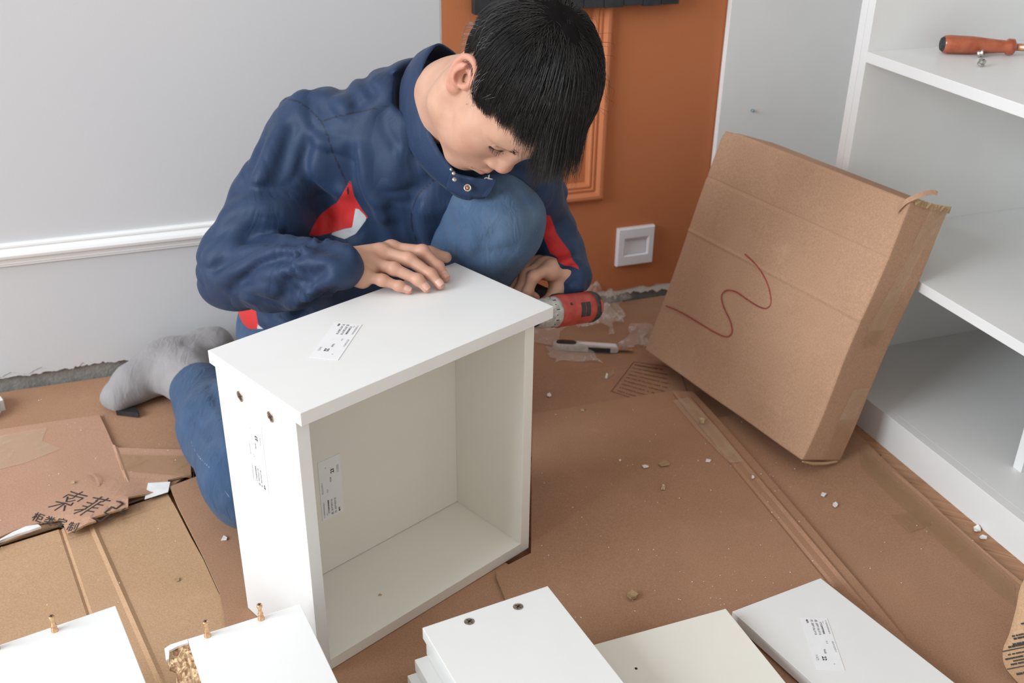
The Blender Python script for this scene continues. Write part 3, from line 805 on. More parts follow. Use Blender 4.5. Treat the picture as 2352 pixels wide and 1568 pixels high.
# torn flap at the upper near corner
fl_pts = smooth_line([bp(-.016, .452, -BTH - .004), bp(-.006, .470, -BTH - .006), bp(.006, .486, -BTH + .006), bp(.012, .494, -BTH + .022), bp(.015, .494, -BTH + .032)], 5)
vs, fs = [], []
for i, p in enumerate(fl_pts):
    w = .012 * (1 - .45 * i / len(fl_pts)); vs += [p, p - bu * w * .9 + be * w * .2]
fs = [(2 * i, 2 * i + 1, 2 * i + 3, 2 * i + 2) for i in range(len(fl_pts) - 1)]
add('torn_flap', vs, fs, 'card_box', bx_t)
geo = []
rs = random.Random(11)
for k in range(10):
    y0 = -BTH + .01 + k * .0092; z0 = BH + .001 + rs.uniform(-.001, .002)
    vv = [BM @ Vector((.002 + rs.uniform(-.004, .002), y0, z0 - .006)), BM @ Vector((.002, y0 + .009, z0 - .006)), BM @ Vector((.004 * rs.random(), y0 + .008, z0 + .006 * rs.random())), BM @ Vector((-.006, y0 + .001, z0 + .004 * rs.random()))]
    geo.append((vv, [(0, 1, 2, 3)]))
vs, fs = merge(geo); add('torn_edge', vs, fs, 'card_edge', bx_t)
# open end flaps at the lower near corner
geo = [tube([bp(.001, -.001, -BTH + .002), bp(.002, -.004, -BTH + .03), bp(.003, -.003, -BTH + .06), bp(.003, .001, -BTH + .09)], [.0012, .003, .003, .002], 6)]
vs, fs = merge(geo); add('end_flap', vs, fs, 'card_edge', bx_t)
geo = []
for k in range(6):
    p = bp(-BWd - .001 + rs.uniform(-.004, .002), .004 + k * .006, -BTH + rs.uniform(0, .012))
    geo.append(([p, p + be * -.006 + bu * .004, p + bu * .008, p + be * .004 + bu * .006], [(0, 1, 2, 3)]))
vs, fs = merge(geo); add('torn_edge', vs, fs, 'card_edge', bx_t)
# ------------------------------------------------------------------ smooth solid modelling (distance fields -> mesh)
A_ = lambda *p: np.array(p, float)
def sd_cone(a, b, ra, rb):
    a = np.array(a, float); b = np.array(b, float); ba = b - a; L2 = max(ba @ ba, 1e-12)
    def f(P):
        t = np.clip(((P - a) @ ba) / L2, 0, 1)
        q = P - a - t[:, None] * ba
        return np.sqrt((q * q).sum(1)) - (ra + (rb - ra) * t)
    return f, (a + b) / 2, math.sqrt(L2) / 2 + max(ra, rb)
def sd_ell(c, r, R=None):
    c = np.array(c, float); r = np.array(r, float); R = np.eye(3) if R is None else np.array(R, float)   # columns of R = axes
    def f(P):
        q = (P - c) @ R
        k0 = np.sqrt(((q / r) ** 2).sum(1)); k1 = np.sqrt(((q / (r * r)) ** 2).sum(1))
        return np.where(k1 > 1e-9, k0 * (k0 - 1) / np.maximum(k1, 1e-9), -r.min())
    return f, c, r.max()
class Solid:
    def __init__(s): s.p = []; s.post = None
    def add(s, prim, k=.01, mirror=False): s.p.append((1, prim, k, mirror)); return s
    def sub(s, prim, k=.01, mirror=False): s.p.append((-1, prim, k, mirror)); return s
    def chain(s, pts, rad, k=.01, mirror=False):
        for i in range(len(pts) - 1): s.add(sd_cone(pts[i], pts[i + 1], rad[i], rad[i + 1]), k, mirror)
        return s
    def ev(s, P, c=None, rad=None):
        d = np.full(len(P), 9.0); Pm = None
        for op, (f, pc, R), k, mir in s.p:
            if c is not None:
                cc = np.array([abs(c[0]), c[1], c[2]]) if mir else c
                lb = np.linalg.norm(cc - pc) - R - rad
                if lb > 2.2 * rad + k + .004: continue
            if mir:
                if Pm is None: Pm = P.copy(); Pm[:, 0] = np.abs(Pm[:, 0])
                e = f(Pm)
            else: e = f(P)
            if op > 0:
                h = np.maximum(k - np.abs(d - e), 0) / k if k > 0 else 0
                d = np.minimum(d, e) - h * h * k * .25
            else:
                h = np.maximum(k - np.abs(d + e), 0) / k if k > 0 else 0
                d = np.maximum(d, -e) + h * h * k * .25
        if s.post is not None: d = s.post(P, d)
        return d
def polygonize(sol, lo, hi, h, B=12):
    lo = np.array(lo, float); hi = np.array(hi, float)
    nb = np.maximum(1, np.ceil((hi - lo) / (h * B)).astype(int)); n = nb * B + 1
    vals = np.ones(n, np.float32)
    g = np.stack(np.meshgrid(*[np.arange(B + 1)] * 3, indexing='ij'), -1).reshape(-1, 3) * h
    bi = np.stack(np.meshgrid(*[np.arange(k) for k in nb], indexing='ij'), -1).reshape(-1, 3)
    cen = lo + (bi + .5) * B * h; hd = B * h * .8661
    dc = sol.ev(cen)
    for b, c, d in zip(bi, cen, dc):
        sl = tuple(slice(x * B, x * B + B + 1) for x in b)
        if abs(d) > hd * 1.35 + .006:
            if d < 0: vals[sl] = np.minimum(vals[sl], -1) if False else np.where(np.abs(vals[sl]) == 1, -1, vals[sl])
            continue
        o = lo + b * B * h
        vals[sl] = sol.ev(o + g, c, hd).reshape((B + 1,) * 3)
    s = vals < 0
    cs = np.zeros(n - 1, np.uint8)
    for dx in (0, 1):
        for dy in (0, 1):
            for dz in (0, 1): cs += s[dx:n[0] - 1 + dx, dy:n[1] - 1 + dy, dz:n[2] - 1 + dz]
    act = np.argwhere((cs > 0) & (cs < 8))
    idx = np.full(n - 1, -1, np.int64); idx[tuple(act.T)] = np.arange(len(act))
    acc = np.zeros((len(act), 3)); cnt = np.zeros(len(act))
    corners = [(i, j, k) for i in (0, 1) for j in (0, 1) for k in (0, 1)]
    for a in range(8):
        for b in range(a + 1, 8):
            ca, cb = np.array(corners[a]), np.array(corners[b])
            if abs(ca - cb).sum() != 1: continue
            va = vals[tuple((act + ca).T)]; vb = vals[tuple((act + cb).T)]
            m = (va < 0) != (vb < 0)
            t = np.where(m, va / np.where(np.abs(va - vb) < 1e-12, 1, va - vb), 0)
            acc += m[:, None] * (ca + t[:, None] * (cb - ca)); cnt += m
    V = lo + (act + acc / cnt[:, None]) * h
    Q = []
    for ax in range(3):
        o1, o2 = [(1, 2), (2, 0), (0, 1)][ax]
        sl0 = [slice(None)] * 3; sl1 = [slice(None)] * 3
        sl0[ax] = slice(0, -1); sl1[ax] = slice(1, None)
        a = s[tuple(sl0)]; b = s[tuple(sl1)]
        e = np.argwhere(a != b)
        ok = (e[:, o1] > 0) & (e[:, o2] > 0) & (e[:, o1] < n[o1] - 1) & (e[:, o2] < n[o2] - 1)
        e = e[ok]; flip = a[tuple(e.T)]
        d1 = np.zeros(3, int); d1[o1] = 1; d2 = np.zeros(3, int); d2[o2] = 1
        q = np.stack([idx[tuple((e - d1 - d2).T)], idx[tuple((e - d2).T)], idx[tuple(e.T)], idx[tuple((e - d1).T)]], 1)
        q[~flip] = q[~flip][:, ::-1]
        Q.append(q)
    Q = np.concatenate(Q); Q = Q[(Q >= 0).all(1)]
    return V, Q
def np_mesh(name, V, Q, mats, smooth=True, attrs=None):
    me = bpy.data.meshes.new(name); nq = len(Q); w = Q.shape[1]
    me.vertices.add(len(V)); me.vertices.foreach_set('co', np.asarray(V, np.float32).ravel())
    me.loops.add(nq * w); me.loops.foreach_set('vertex_index', np.asarray(Q, np.int32).ravel())
    me.polygons.add(nq); me.polygons.foreach_set('loop_start', np.arange(0, nq * w, w, dtype=np.int32))
    try: me.polygons.foreach_set('loop_total', np.full(nq, w, np.int32))
    except Exception: pass
    for mm in (mats if isinstance(mats, (list, tuple)) else [mats]): me.materials.append(MATS[mm])
    me.polygons.foreach_set('use_smooth', np.full(nq, smooth))
    for k, a in (attrs or {}).items():
        at = me.attributes.new(k, 'FLOAT', 'POINT'); at.data.foreach_set('value', np.asarray(a, np.float32))
    me.update(calc_edges=True); me.validate()
    return me
def vnormals(V, Q):
    a = V[Q[:, 2]] - V[Q[:, 0]]; b = V[Q[:, 3]] - V[Q[:, 1]]; fn = np.cross(a, b)
    N_ = np.zeros_like(V)
    for k in range(4): np.add.at(N_, Q[:, k], fn)
    return N_ / np.maximum(np.linalg.norm(N_, axis=1), 1e-12)[:, None]
def relax(V, Q, it=2, w=.5):
    for _ in range(it):
        S_ = np.zeros_like(V); c = np.zeros(len(V))
        for k in range(4):
            np.add.at(S_, Q[:, k], V[Q[:, (k + 1) % 4]]); np.add.at(c, Q[:, k], 1)
            np.add.at(S_, Q[:, k], V[Q[:, (k + 3) % 4]]); np.add.at(c, Q[:, k], 1)
        V = V + w * (S_ / np.maximum(c, 1)[:, None] - V)
    return V
_perm = np.random.default_rng(3).permutation(512)
_perm = np.concatenate([_perm, _perm]); _gr = np.random.default_rng(4).uniform(-1, 1, 512)
def vnoise(P):
    """smooth value noise in [-1,1]"""
    i = np.floor(P).astype(int); f = P - i; f = f * f * f * (f * (f * 6 - 15) + 10); r = 0
    for dx in (0, 1):
        for dy in (0, 1):
            for dz in (0, 1):
                hsh = _perm[(_perm[(_perm[(i[:, 0] + dx) & 511] + i[:, 1] + dy) & 511] + i[:, 2] + dz) & 511]
                w = (f[:, 0] if dx else 1 - f[:, 0]) * (f[:, 1] if dy else 1 - f[:, 1]) * (f[:, 2] if dz else 1 - f[:, 2])
                r = r + w * _gr[hsh]
    return r
def seg_dist(P, pts):
    pts = np.array(pts, float); best = np.full(len(P), 9.0)
    for i in range(len(pts) - 1):
        a = pts[i]; ba = pts[i + 1] - a; t = np.clip(((P - a) @ ba) / (ba @ ba), 0, 1)
        best = np.minimum(best, np.linalg.norm(P - a - t[:, None] * ba, axis=1))
    return best
def crom(pts, n=6): return np.array([tuple(p) for p in smooth_line([Vector(p) for p in pts], n)])

# ------------------------------------------------------------------ materials of the person
def skin_mat():
    mt, nt, b = node_mat('skin', (.60, .36, .25), .48, .4)
    tc = N(nt, 'ShaderNodeTexCoord')
    n = N(nt, 'ShaderNodeTexNoise', Scale=38.0, Detail=6.0); L(nt, tc.outputs['Object'], n.inputs['Vector'])
    r = N(nt, 'ShaderNodeValToRGB'); r.color_ramp.elements[0].position = .3; r.color_ramp.elements[1].position = .7
    r.color_ramp.elements[0].color = (.52, .29, .20, 1); r.color_ramp.elements[1].color = (.60, .355, .25, 1)
    L(nt, n.outputs['Fac'], r.inputs['Fac'])
    col = r.outputs['Color']
    for nm, c in (('flush', (.62, .25, .185)), ('lip', (.40, .16, .13)), ('dark', (.045, .03, .026))):
        at = N(nt, 'ShaderNodeAttribute'); at.attribute_name = nm
        col = mix_rgb(nt, at.outputs['Fac'], col, c)
    L(nt, col, b.inputs['Base Color'])
    b.inputs['Subsurface Weight'].default_value = .12; b.inputs['Subsurface Radius'].default_value = (.9, .35, .2); b.inputs['Subsurface Scale'].default_value = .006
    n2 = N(nt, 'ShaderNodeTexNoise', Scale=900.0, Detail=3.0); L(nt, tc.outputs['Object'], n2.inputs['Vector'])
    bump(nt, b, n2.outputs['Fac'], .10, .0006)
skin_mat()
def cloth_mat(name, c1, c2, weave, wb=.25, rough=.6, sheen=.15, attrs=(), crinkle=None):
    mt, nt, b = node_mat(name, c1, rough, .35)
    tc = N(nt, 'ShaderNodeTexCoord')
    n = N(nt, 'ShaderNodeTexNoise', Scale=16.0, Detail=5.0); L(nt, tc.outputs['Object'], n.inputs['Vector'])
    r = N(nt, 'ShaderNodeValToRGB'); r.color_ramp.elements[0].position = .3; r.color_ramp.elements[1].position = .7
    r.color_ramp.elements[0].color = (*c1, 1); r.color_ramp.elements[1].color = (*c2, 1); L(nt, n.outputs['Fac'], r.inputs['Fac'])
    col = r.outputs['Color']
    for nm, c, lo, hi in attrs:
        at = N(nt, 'ShaderNodeAttribute'); at.attribute_name = nm
        mr = N(nt, 'ShaderNodeMapRange'); mr.inputs['From Min'].default_value = lo; mr.inputs['From Max'].default_value = hi
        L(nt, at.outputs['Fac'], mr.inputs['Value'])
        col = mix_rgb(nt, mr.outputs['Result'], col, c)
    L(nt, col, b.inputs['Base Color'])
    b.inputs['Sheen Weight'].default_value = sheen; b.inputs['Specular IOR Level'].default_value = .32
    w1 = N(nt, 'ShaderNodeTexWave', Scale=weave); w1.bands_direction = 'DIAGONAL'; w1.inputs['Distortion'].default_value = .6
    w2 = N(nt, 'ShaderNodeTexWave', Scale=weave * .9); w2.bands_direction = 'Z'; w2.inputs['Distortion'].default_value = .6
    for w in (w1, w2): L(nt, tc.outputs['Object'], w.inputs['Vector'])
    ad = N(nt, 'ShaderNodeMath'); ad.operation = 'ADD'; L(nt, w1.outputs['Fac'], ad.inputs[0]); L(nt, w2.outputs['Fac'], ad.inputs[1])
    bp = bump(nt, b, ad.outputs[0], wb, .0006)
    if crinkle:
        n3 = N(nt, 'ShaderNodeTexNoise', Scale=crinkle[0], Detail=3.0, Roughness=.5); n3.inputs['Distortion'].default_value = .8
        mp = N(nt, 'ShaderNodeMapping'); mp.inputs['Rotation'].default_value = (.3, .5, .6); mp.inputs['Scale'].default_value = (1.5, .8, .7)
        L(nt, tc.outputs['Object'], mp.inputs['Vector']); L(nt, mp.outputs['Vector'], n3.inputs['Vector'])
        m1 = N(nt, 'ShaderNodeMath'); m1.operation = 'SUBTRACT'; L(nt, n3.outputs['Fac'], m1.inputs[0]); m1.inputs[1].default_value = .5
        m2 = N(nt, 'ShaderNodeMath'); m2.operation = 'ABSOLUTE'; L(nt, m1.outputs[0], m2.inputs[0])
        b2 = N(nt, 'ShaderNodeBump'); b2.inputs['Strength'].default_value = crinkle[1]; b2.inputs['Distance'].default_value = crinkle[2]
        L(nt, m2.outputs[0], b2.inputs['Height']); L(nt, b2.outputs['Normal'], bp.inputs['Normal'])
    return mt, nt, b
cloth_mat('jacket_cloth', (.0095, .027, .072), (.014, .036, .090), 260, .18, .56, .06, crinkle=(8.0, .30, .03),
          attrs=(('red', (.52, .022, .022), -.0006, .0006), ('grey', (.46, .48, .50), -.0006, .0006), ('seam', (.008, .014, .035), -.0004, .0004)))
cloth_mat('jacket_lining', (.010, .013, .022), (.014, .018, .028), 260, .1, .7)
cloth_mat('sock_cloth', (.26, .245, .245), (.31, .295, .295), 380, .3, .9, .2, crinkle=(24.0, .4, .012))
def denim():
    mt, nt, b = cloth_mat('denim', (.026, .062, .135), (.042, .088, .172), 420, .35, .85, .1, crinkle=(30.0, .55, .010), attrs=(('fade', (.13, .205, .30), 0, 1), ('seam', (.22, .30, .38), -.0004, .0004)))
denim()
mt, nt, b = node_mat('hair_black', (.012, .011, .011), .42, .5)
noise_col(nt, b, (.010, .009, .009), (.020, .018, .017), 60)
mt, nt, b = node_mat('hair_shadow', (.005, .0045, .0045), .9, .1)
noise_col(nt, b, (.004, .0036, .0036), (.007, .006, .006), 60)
mt, nt, b = node_mat('hair_grey', (.22, .21, .20), .4, .5)
noise_col(nt, b, (.16, .15, .145), (.3, .29, .28), 90)
mt, nt, b = node_mat('nail', (.62, .36, .29), .3, .5)
noise_col(nt, b, (.58, .32, .26), (.68, .42, .34), 120)
mt, nt, b = node_mat('eye_dark', (.02, .016, .014), .15, .6)
noise_col(nt, b, (.015, .012, .01), (.03, .024, .02), 80)

# ------------------------------------------------------------------ pose (metres, room coordinates)
HO = A_(-.010, 1.407, .702); HS = 1.05
def _rot(e):
    cx, sx, cy, sy, cz, sz = math.cos(e[0]), math.sin(e[0]), math.cos(e[1]), math.sin(e[1]), math.cos(e[2]), math.sin(e[2])
    X = np.array([[1, 0, 0], [0, cx, -sx], [0, sx, cx]]); Y = np.array([[cy, 0, sy], [0, 1, 0], [-sy, 0, cy]]); Z = np.array([[cz, -sz, 0], [sz, cz, 0], [0, 0, 1]])
    return Z @ Y @ X
HR = _rot((-1.176, -.189, -2.421))           # columns: right, forward, up of the head
def h2w(P): return HO + (np.asarray(P, float) * HS) @ HR.T
C7 = A_(-.118, 1.560, .652); SR = A_(-.322, 1.580, .585); SL = A_(.020, 1.525, .545)
ER = A_(-.428, 1.465, .394); WR = A_(-.268, 1.345, .452)
EL = A_(.048, 1.600, .425); WL = A_(.090, 1.525, .370)
HIPR = A_(-.40, 1.72, .17); HIPL = A_(-.24, 1.68, .19); KL = A_(-.028, 1.485, .482); AL = A_(-.13, 1.60, .085)
KR = A_(-.36, 1.39, .085); AR = A_(-.578, 1.664, .070); PEL = A_(-.32, 1.71, .19)
person = thing('person', 'person in a navy and red jacket kneeling behind the drawer with a drill', 'person', Matrix.Translation((-.30, 1.65, .0058)))
PW = Vector((-.30, 1.65, .0058))
def pchild(name, V, Q, mats, attrs=None, parent=None, smooth=True):
    me = np_mesh(name, np.asarray(V) - np.array(PW), np.asarray(Q), mats, smooth, attrs)
    o = bpy.data.objects.new(name, me)
    return _fin(o, parent or person)

# ------------------------------------------------------------------ head and neck (head frame: x right, y forward, z up; metres before HS)
hd = Solid()
hd.add(sd_ell((0, -.006, .044), (.076, .090, .086)), .01)
hd.add(sd_ell((0, .034, .040), (.062, .060, .062)), .03)
hd.add(sd_ell((0, .030, -.024), (.061, .060, .076)), .03)
hd.add(sd_ell((.045, .052, -.016), (.024, .024, .021)), .025, True)
hd.add(sd_ell((.034, .056, -.048), (.027, .027, .032)), .03, True)
hd.add(sd_cone((.057, -.002, -.045), (.050, .012, -.070), .016, .016), .03, True)
hd.add(sd_cone((.050, .012, -.070), (.016, .070, -.098), .017, .017), .03, True)
hd.add(sd_ell((0, .074, -.098), (.021, .020, .016)), .022)
hd.add(sd_ell((0, .075, -.062), (.032, .026, .030)), .022)
hd.add(sd_cone((.010, .084, .026), (.048, .070, .026), .010, .008), .016, True)
hd.sub(sd_ell((.033, .103, .008), (.019, .017, .011)), .014, True)
hd.add(sd_ell((.032, .0715, .0085), (.0165, .0145, .0125)), .006, True)
hd.add(sd_cone((0, .083, .018), (0, .0985, -.021), .0076, .0090), .016)
hd.add(sd_ell((0, .1005, -.0275), (.0122, .0105, .0095)), .010)
hd.add(sd_ell((.0138, .0935, -.031), (.0082, .0100, .0080)), .006, True)
hd.sub(sd_ell((.0068, .0975, -.039), (.0042, .0055, .004)), .003, True)
hd.add(sd_cone((0, .1010, -.0590), (.022, .0880, -.0655), .0058, .0030), .006, True)
hd.add(sd_cone((0, .0995, -.0715), (.020, .0880, -.0682), .0070, .0032), .006, True)
hd.sub(sd_cone((0, .1085, -.0652), (.025, .0915, -.0668), .0012, .0012), .003, True)
hd.sub(sd_ell((0, .103, -.0845), (.014, .006, .005)), .010)
# closed-down lids: lid edge groove
lid = crom([(.0155, .0805, .0035), (.024, .0862, -.0005), (.033, .0868, -.0010), (.042, .0815, .0015), (.0475, .0740, .0045)], 3)
for i in range(len(lid) - 1): hd.sub(sd_cone(lid[i], lid[i + 1], .0009, .0009), .002, True)
crs = crom([(.0165, .0800, .0120), (.025, .0862, .0135), (.034, .0862, .0140), (.043, .0800, .0125), (.049, .073, .009)], 3)
for i in range(len(crs) - 1): hd.sub(sd_cone(crs[i], crs[i + 1], .0006, .0006), .003, True)
# ears: (back, up, out) in the ear plane
def earp(u, v, o=0.0): return (.0705 + .40 * u + o, .006 - u * .93 + v * -.10, v * 1.0 + .002)
hx = [(-.001, .006, .004), (.000, .017, .006), (.006, .028, .007), (.015, .0335, .007), (.025, .030, .006), (.031, .018, .004), (.030, .003, .003), (.025, -.011, .002), (.016, -.022, .002), (.008, -.029, .002)]
hxp = crom([earp(*q) for q in hx], 3)
for i in range(len(hxp) - 1): hd.add(sd_cone(hxp[i], hxp[i + 1], .0036, .0036), .0025, True)
hd.add(sd_ell(earp(.014, .004, -.001), (.0045, .0165, .030)), .006, True)
hd.add(sd_ell(earp(.006, -.024, .000), (.0042, .0075, .0095)), .006, True)
ah = crom([earp(*q) for q in ((.014, .024, .003), (.021, .014, .004), (.0215, .001, .0045), (.015, -.011, .0045), (.007, -.014, .004))], 3)
for i in range(len(ah) - 1): hd.add(sd_cone(ah[i], ah[i + 1], .0032, .0032), .003, True)
hd.sub(sd_ell(earp(.010, .000, .004), (.0075, .0085, .0105)), .004, True)
hd.sub(sd_ell(earp(.013, .019, .006), (.005, .007, .006)), .004, True)
hd.add(sd_ell(earp(-.001, -.002, .003), (.004, .0045, .0065)), .004, True)
# neck and upper chest
hd.add(sd_cone((0, -.010, -.030), (-.002, -.006, -.115), .048, .046), .03)
hd.add(sd_cone((-.002, -.006, -.115), (-.008, -.010, -.150), .046, .044), .03)
hd.add(sd_cone((.040, -.006, -.030), (.018, .034, -.140), .014, .014), .03, True)
V, Q = polygonize(hd, (-.11, -.125, -.19), (.11, .135, .15), .0018)
cut = V[:, 2] > -.186
lipd = np.minimum(seg_dist(np.c_[np.abs(V[:, 0]), V[:, 1:]], [(0, .1040, -.0600), (.021, .0890, -.0655)]), seg_dist(np.c_[np.abs(V[:, 0]), V[:, 1:]], [(0, .1030, -.0710), (.019, .0890, -.0680)]))
lip = np.clip((.0062 - lipd) / .002, 0, 1) * .8
Vm = np.c_[np.abs(V[:, 0]), V[:, 1:]]
ear_m = np.clip((Vm[:, 0] - .072) / .006, 0, 1) * (V[:, 2] > -.035) * (V[:, 2] < .04) * (V[:, 1] < .012)
nose_m = np.exp(-((np.linalg.norm(V - A_(0, .112, -.030), axis=1) / .02) ** 2)) * .35
cheek_m = np.exp(-((np.linalg.norm(Vm - A_(.045, .068, -.03), axis=1) / .026) ** 2)) * .30
dk = np.clip((.0026 - seg_dist(Vm, lid)) / .0008, 0, 1)
dk = np.maximum(dk, np.clip((.0010 - np.linalg.norm(V - A_(.0625, .030, -.035), axis=1)) / .0006, 0, 1))
dk = np.maximum(dk, np.clip((.0034 - np.linalg.norm(V - A_(.0068, .0975, -.0375), axis=1)) / .001, 0, .8))
for mole in ((.058, .040, -.044, .0013), (.060, .036, -.050, .0010), (.052, -.004, -.075, .0010)):
    dk = np.maximum(dk, np.clip((mole[3] - np.linalg.norm(V - A_(*mole[:3]), axis=1)) / .0006, 0, .8))
HEAD = (h2w(V), Q, np.clip(ear_m * .55 + nose_m + cheek_m, 0, 1), lip, dk)

# ------------------------------------------------------------------ hands
def hand_solid(wr, mcp, fing, thumb, palm_up, r0=.0092):
    s = Solid(); wr = np.array(wr); mcp = [np.array(m_) for m_ in mcp]; pu = np.array(palm_up, float)
    rr = [1.0, 1.02, .96, .84]
    for i, m_ in enumerate(mcp):
        w_ = wr + (m_ - np.mean(mcp, axis=0)) * .32
        s.add(sd_cone(w_, m_ - pu * .004, .0150, .0120 * rr[i] + .0008), .016)
    s.add(sd_cone(mcp[0] - pu * .008, mcp[3] - pu * .006, .010, .010), .016)
    for i, f_ in enumerate(fing):
        q = [mcp[i]] + [np.array(p) for p in f_]; k = rr[i]
        R_ = [r0 * 1.08 * k, r0 * .98 * k, r0 * .84 * k, r0 * .70 * k]
        s.chain(q, R_, .006)
        s.add(sd_ell(q[1], (r0 * 1.04 * k,) * 3), .004); s.add(sd_ell(q[2], (r0 * .88 * k,) * 3), .004)
        s.add(sd_ell(q[0] + pu * .001, (r0 * 1.12 * k,) * 3), .008)
    th = [np.array(p) for p in thumb]
    s.chain(th, [.0155, .0125, .0108, .0085], .012)
    return s
def nail(p1, p2, up, w=.0100, ln=.0105, r=.0066):
    """nail plate near the end p2 of the last finger bone"""
    p1, p2, up = Vector(p1), Vector(p2), Vector(up); t = (p2 - p1).normalized(); up = (up - t * up.dot(t)).normalized(); s = t.cross(up)
    vs, fs = [], []
    for j in range(5):
        f = j / 4; c = p2 + t * (-.0070 + ln * f * 1.0) ; ww = w * (.92 if j in (0,) else 1.0) * (.8 if j == 4 else 1)
        for i in range(7):
            a = (i / 6 - .5) * 2 * math.asin(min(.95, ww / 2 / r))
            rr = r * (1.0 - .10 * max(0, f - .5) * 2) + .0006
            vs.append(c + up * (math.cos(a) * rr) + s * (math.sin(a) * rr))
    for j in range(4):
        for i in range(6): fs.append((j * 7 + i, j * 7 + i + 1, (j + 1) * 7 + i + 1, (j + 1) * 7 + i))
    return [tuple(v) for v in vs], fs
zt_ = .4246
Rm_ = [(-.177, 1.400, .462), (-.190, 1.382, .463), (-.203, 1.359, .457), (-.212, 1.337, .447)]
Rf = [[(-.131, 1.393, .461), (-.108, 1.379, .4435), (-.0965, 1.366, .4325)],
      [(-.149, 1.366, .460), (-.1165, 1.350, .4440), (-.1025, 1.3395, .4325)],
      [(-.168, 1.343, .455), (-.1335, 1.3345, .4425), (-.1215, 1.3290, .4320)],
      [(-.183, 1.328, .444), (-.1590, 1.3260, .4360), (-.1460, 1.3235, .4310)]]
Rt = [(-.225, 1.368, .450), (-.172, 1.418, .448), (-.125, 1.426, .442), (-.100, 1.428, .4375)]
rh = hand_solid(WR + A_(.012, .004, .004), Rm_, Rf, Rt, (0, 0, 1))
rh.add(sd_cone(WR + A_(.010, .004, .002), ER + (WR - ER) * .35, .023, .030), .02)
V1, Q1 = polygonize(rh, (-.37, 1.29, .40), (-.08, 1.47, .49), .0012)
# left hand closed round the drill handle
_d1 = at_depth(1252, 706, 1.425); _d2 = at_depth(1368, 716, 1.492)
DAX = np.array(tuple((_d2 - _d1).normalized())); DRO = np.array(tuple(at_depth(1300, 712, 1.452)))          # drill axis and a point on it
Lm_ = [(.060, 1.500, .392), (.048, 1.514, .389), (.035, 1.528, .385), (.023, 1.540, .379)]
Lf = []
for m_ in Lm_:
    a_ = np.array(m_) + A_(-.028, -.026, -.004); b_ = a_ + A_(-.009, -.007, -.024); Lf.append([tuple(a_), tuple(b_), tuple(b_ + A_(.013, .012, -.014))])
Lt = [(.078, 1.522, .376), (.072, 1.504, .352), (.058, 1.490, .336), (.042, 1.486, .330)]
lh = hand_solid(WL + A_(0, .004, .004), Lm_, Lf, Lt, (.2, .2, .95))
lh.add(sd_cone(WL + A_(0, .004, .002), EL + (WL - EL) * .3, .026, .034), .02)
V2, Q2 = polygonize(lh, (-.06, 1.42, .27), (.15, 1.62, .44), .0016)
# trunk, arms and legs under the clothes
tr = Solid()
tr.chain([h2w((-.008, -.012, -.140)), (C7 + PEL) / 2 + A_(.02, .0, .02), PEL], [.040, .080, .080], .04)
tr.chain([C7 - A_(0, 0, .06), SR - A_(0, 0, .02), ER, ER + (WR - ER) * .5], [.05, .04, .034, .032], .03)
tr.chain([C7 - A_(0, 0, .06), SL - A_(0, 0, .02), EL, EL + (WL - EL) * .5], [.05, .038, .033, .03], .03)
tr.chain([PEL, HIPL, KL, AL], [.08, .06, .042, .03], .03); tr.chain([PEL, HIPR, KR, AR], [.08, .06, .042, .03], .03)
V3, Q3 = polygonize(tr, (-.68, 1.30, .02), (.16, 1.84, .72), .008)
def hand_attr(V, mcp, fing):
    f = np.zeros(len(V))
    for m_, q in zip(mcp, fing):
        for p, w in ((m_, .25), (q[0], .45), (q[1], .35), (q[2], .5)): f = np.maximum(f, w * np.exp(-(np.linalg.norm(V - np.array(p), axis=1) / .011) ** 2))
    return f
VV = np.concatenate([HEAD[0], V1, V2, V3]); o1 = len(HEAD[0]); o2 = o1 + len(V1); o3 = o2 + len(V2)
QQ = np.concatenate([HEAD[1], Q1 + o1, Q2 + o2, Q3 + o3])
fl_ = np.concatenate([HEAD[2], hand_attr(V1, Rm_, Rf), hand_attr(V2, Lm_, Lf), np.zeros(len(V3))])
zz = np.zeros(len(V1) + len(V2) + len(V3))
body = pchild('body', VV, QQ, 'skin', {'flush': fl_, 'lip': np.concatenate([HEAD[3], zz]), 'dark': np.concatenate([HEAD[4], zz])})
for i, q in enumerate(Rf):
    vs, fs = nail(q[1], q[2], (-.15, -.35, 1) if i < 3 else (-.1, -.5, 1), w=(.0098, .0100, .0094, .0082)[i], r=(.0069, .0070, .0066, .0058)[i] * 1.0)
    nl = pchild('fingernail', np.array(vs), np.array(fs), 'nail', parent=body)
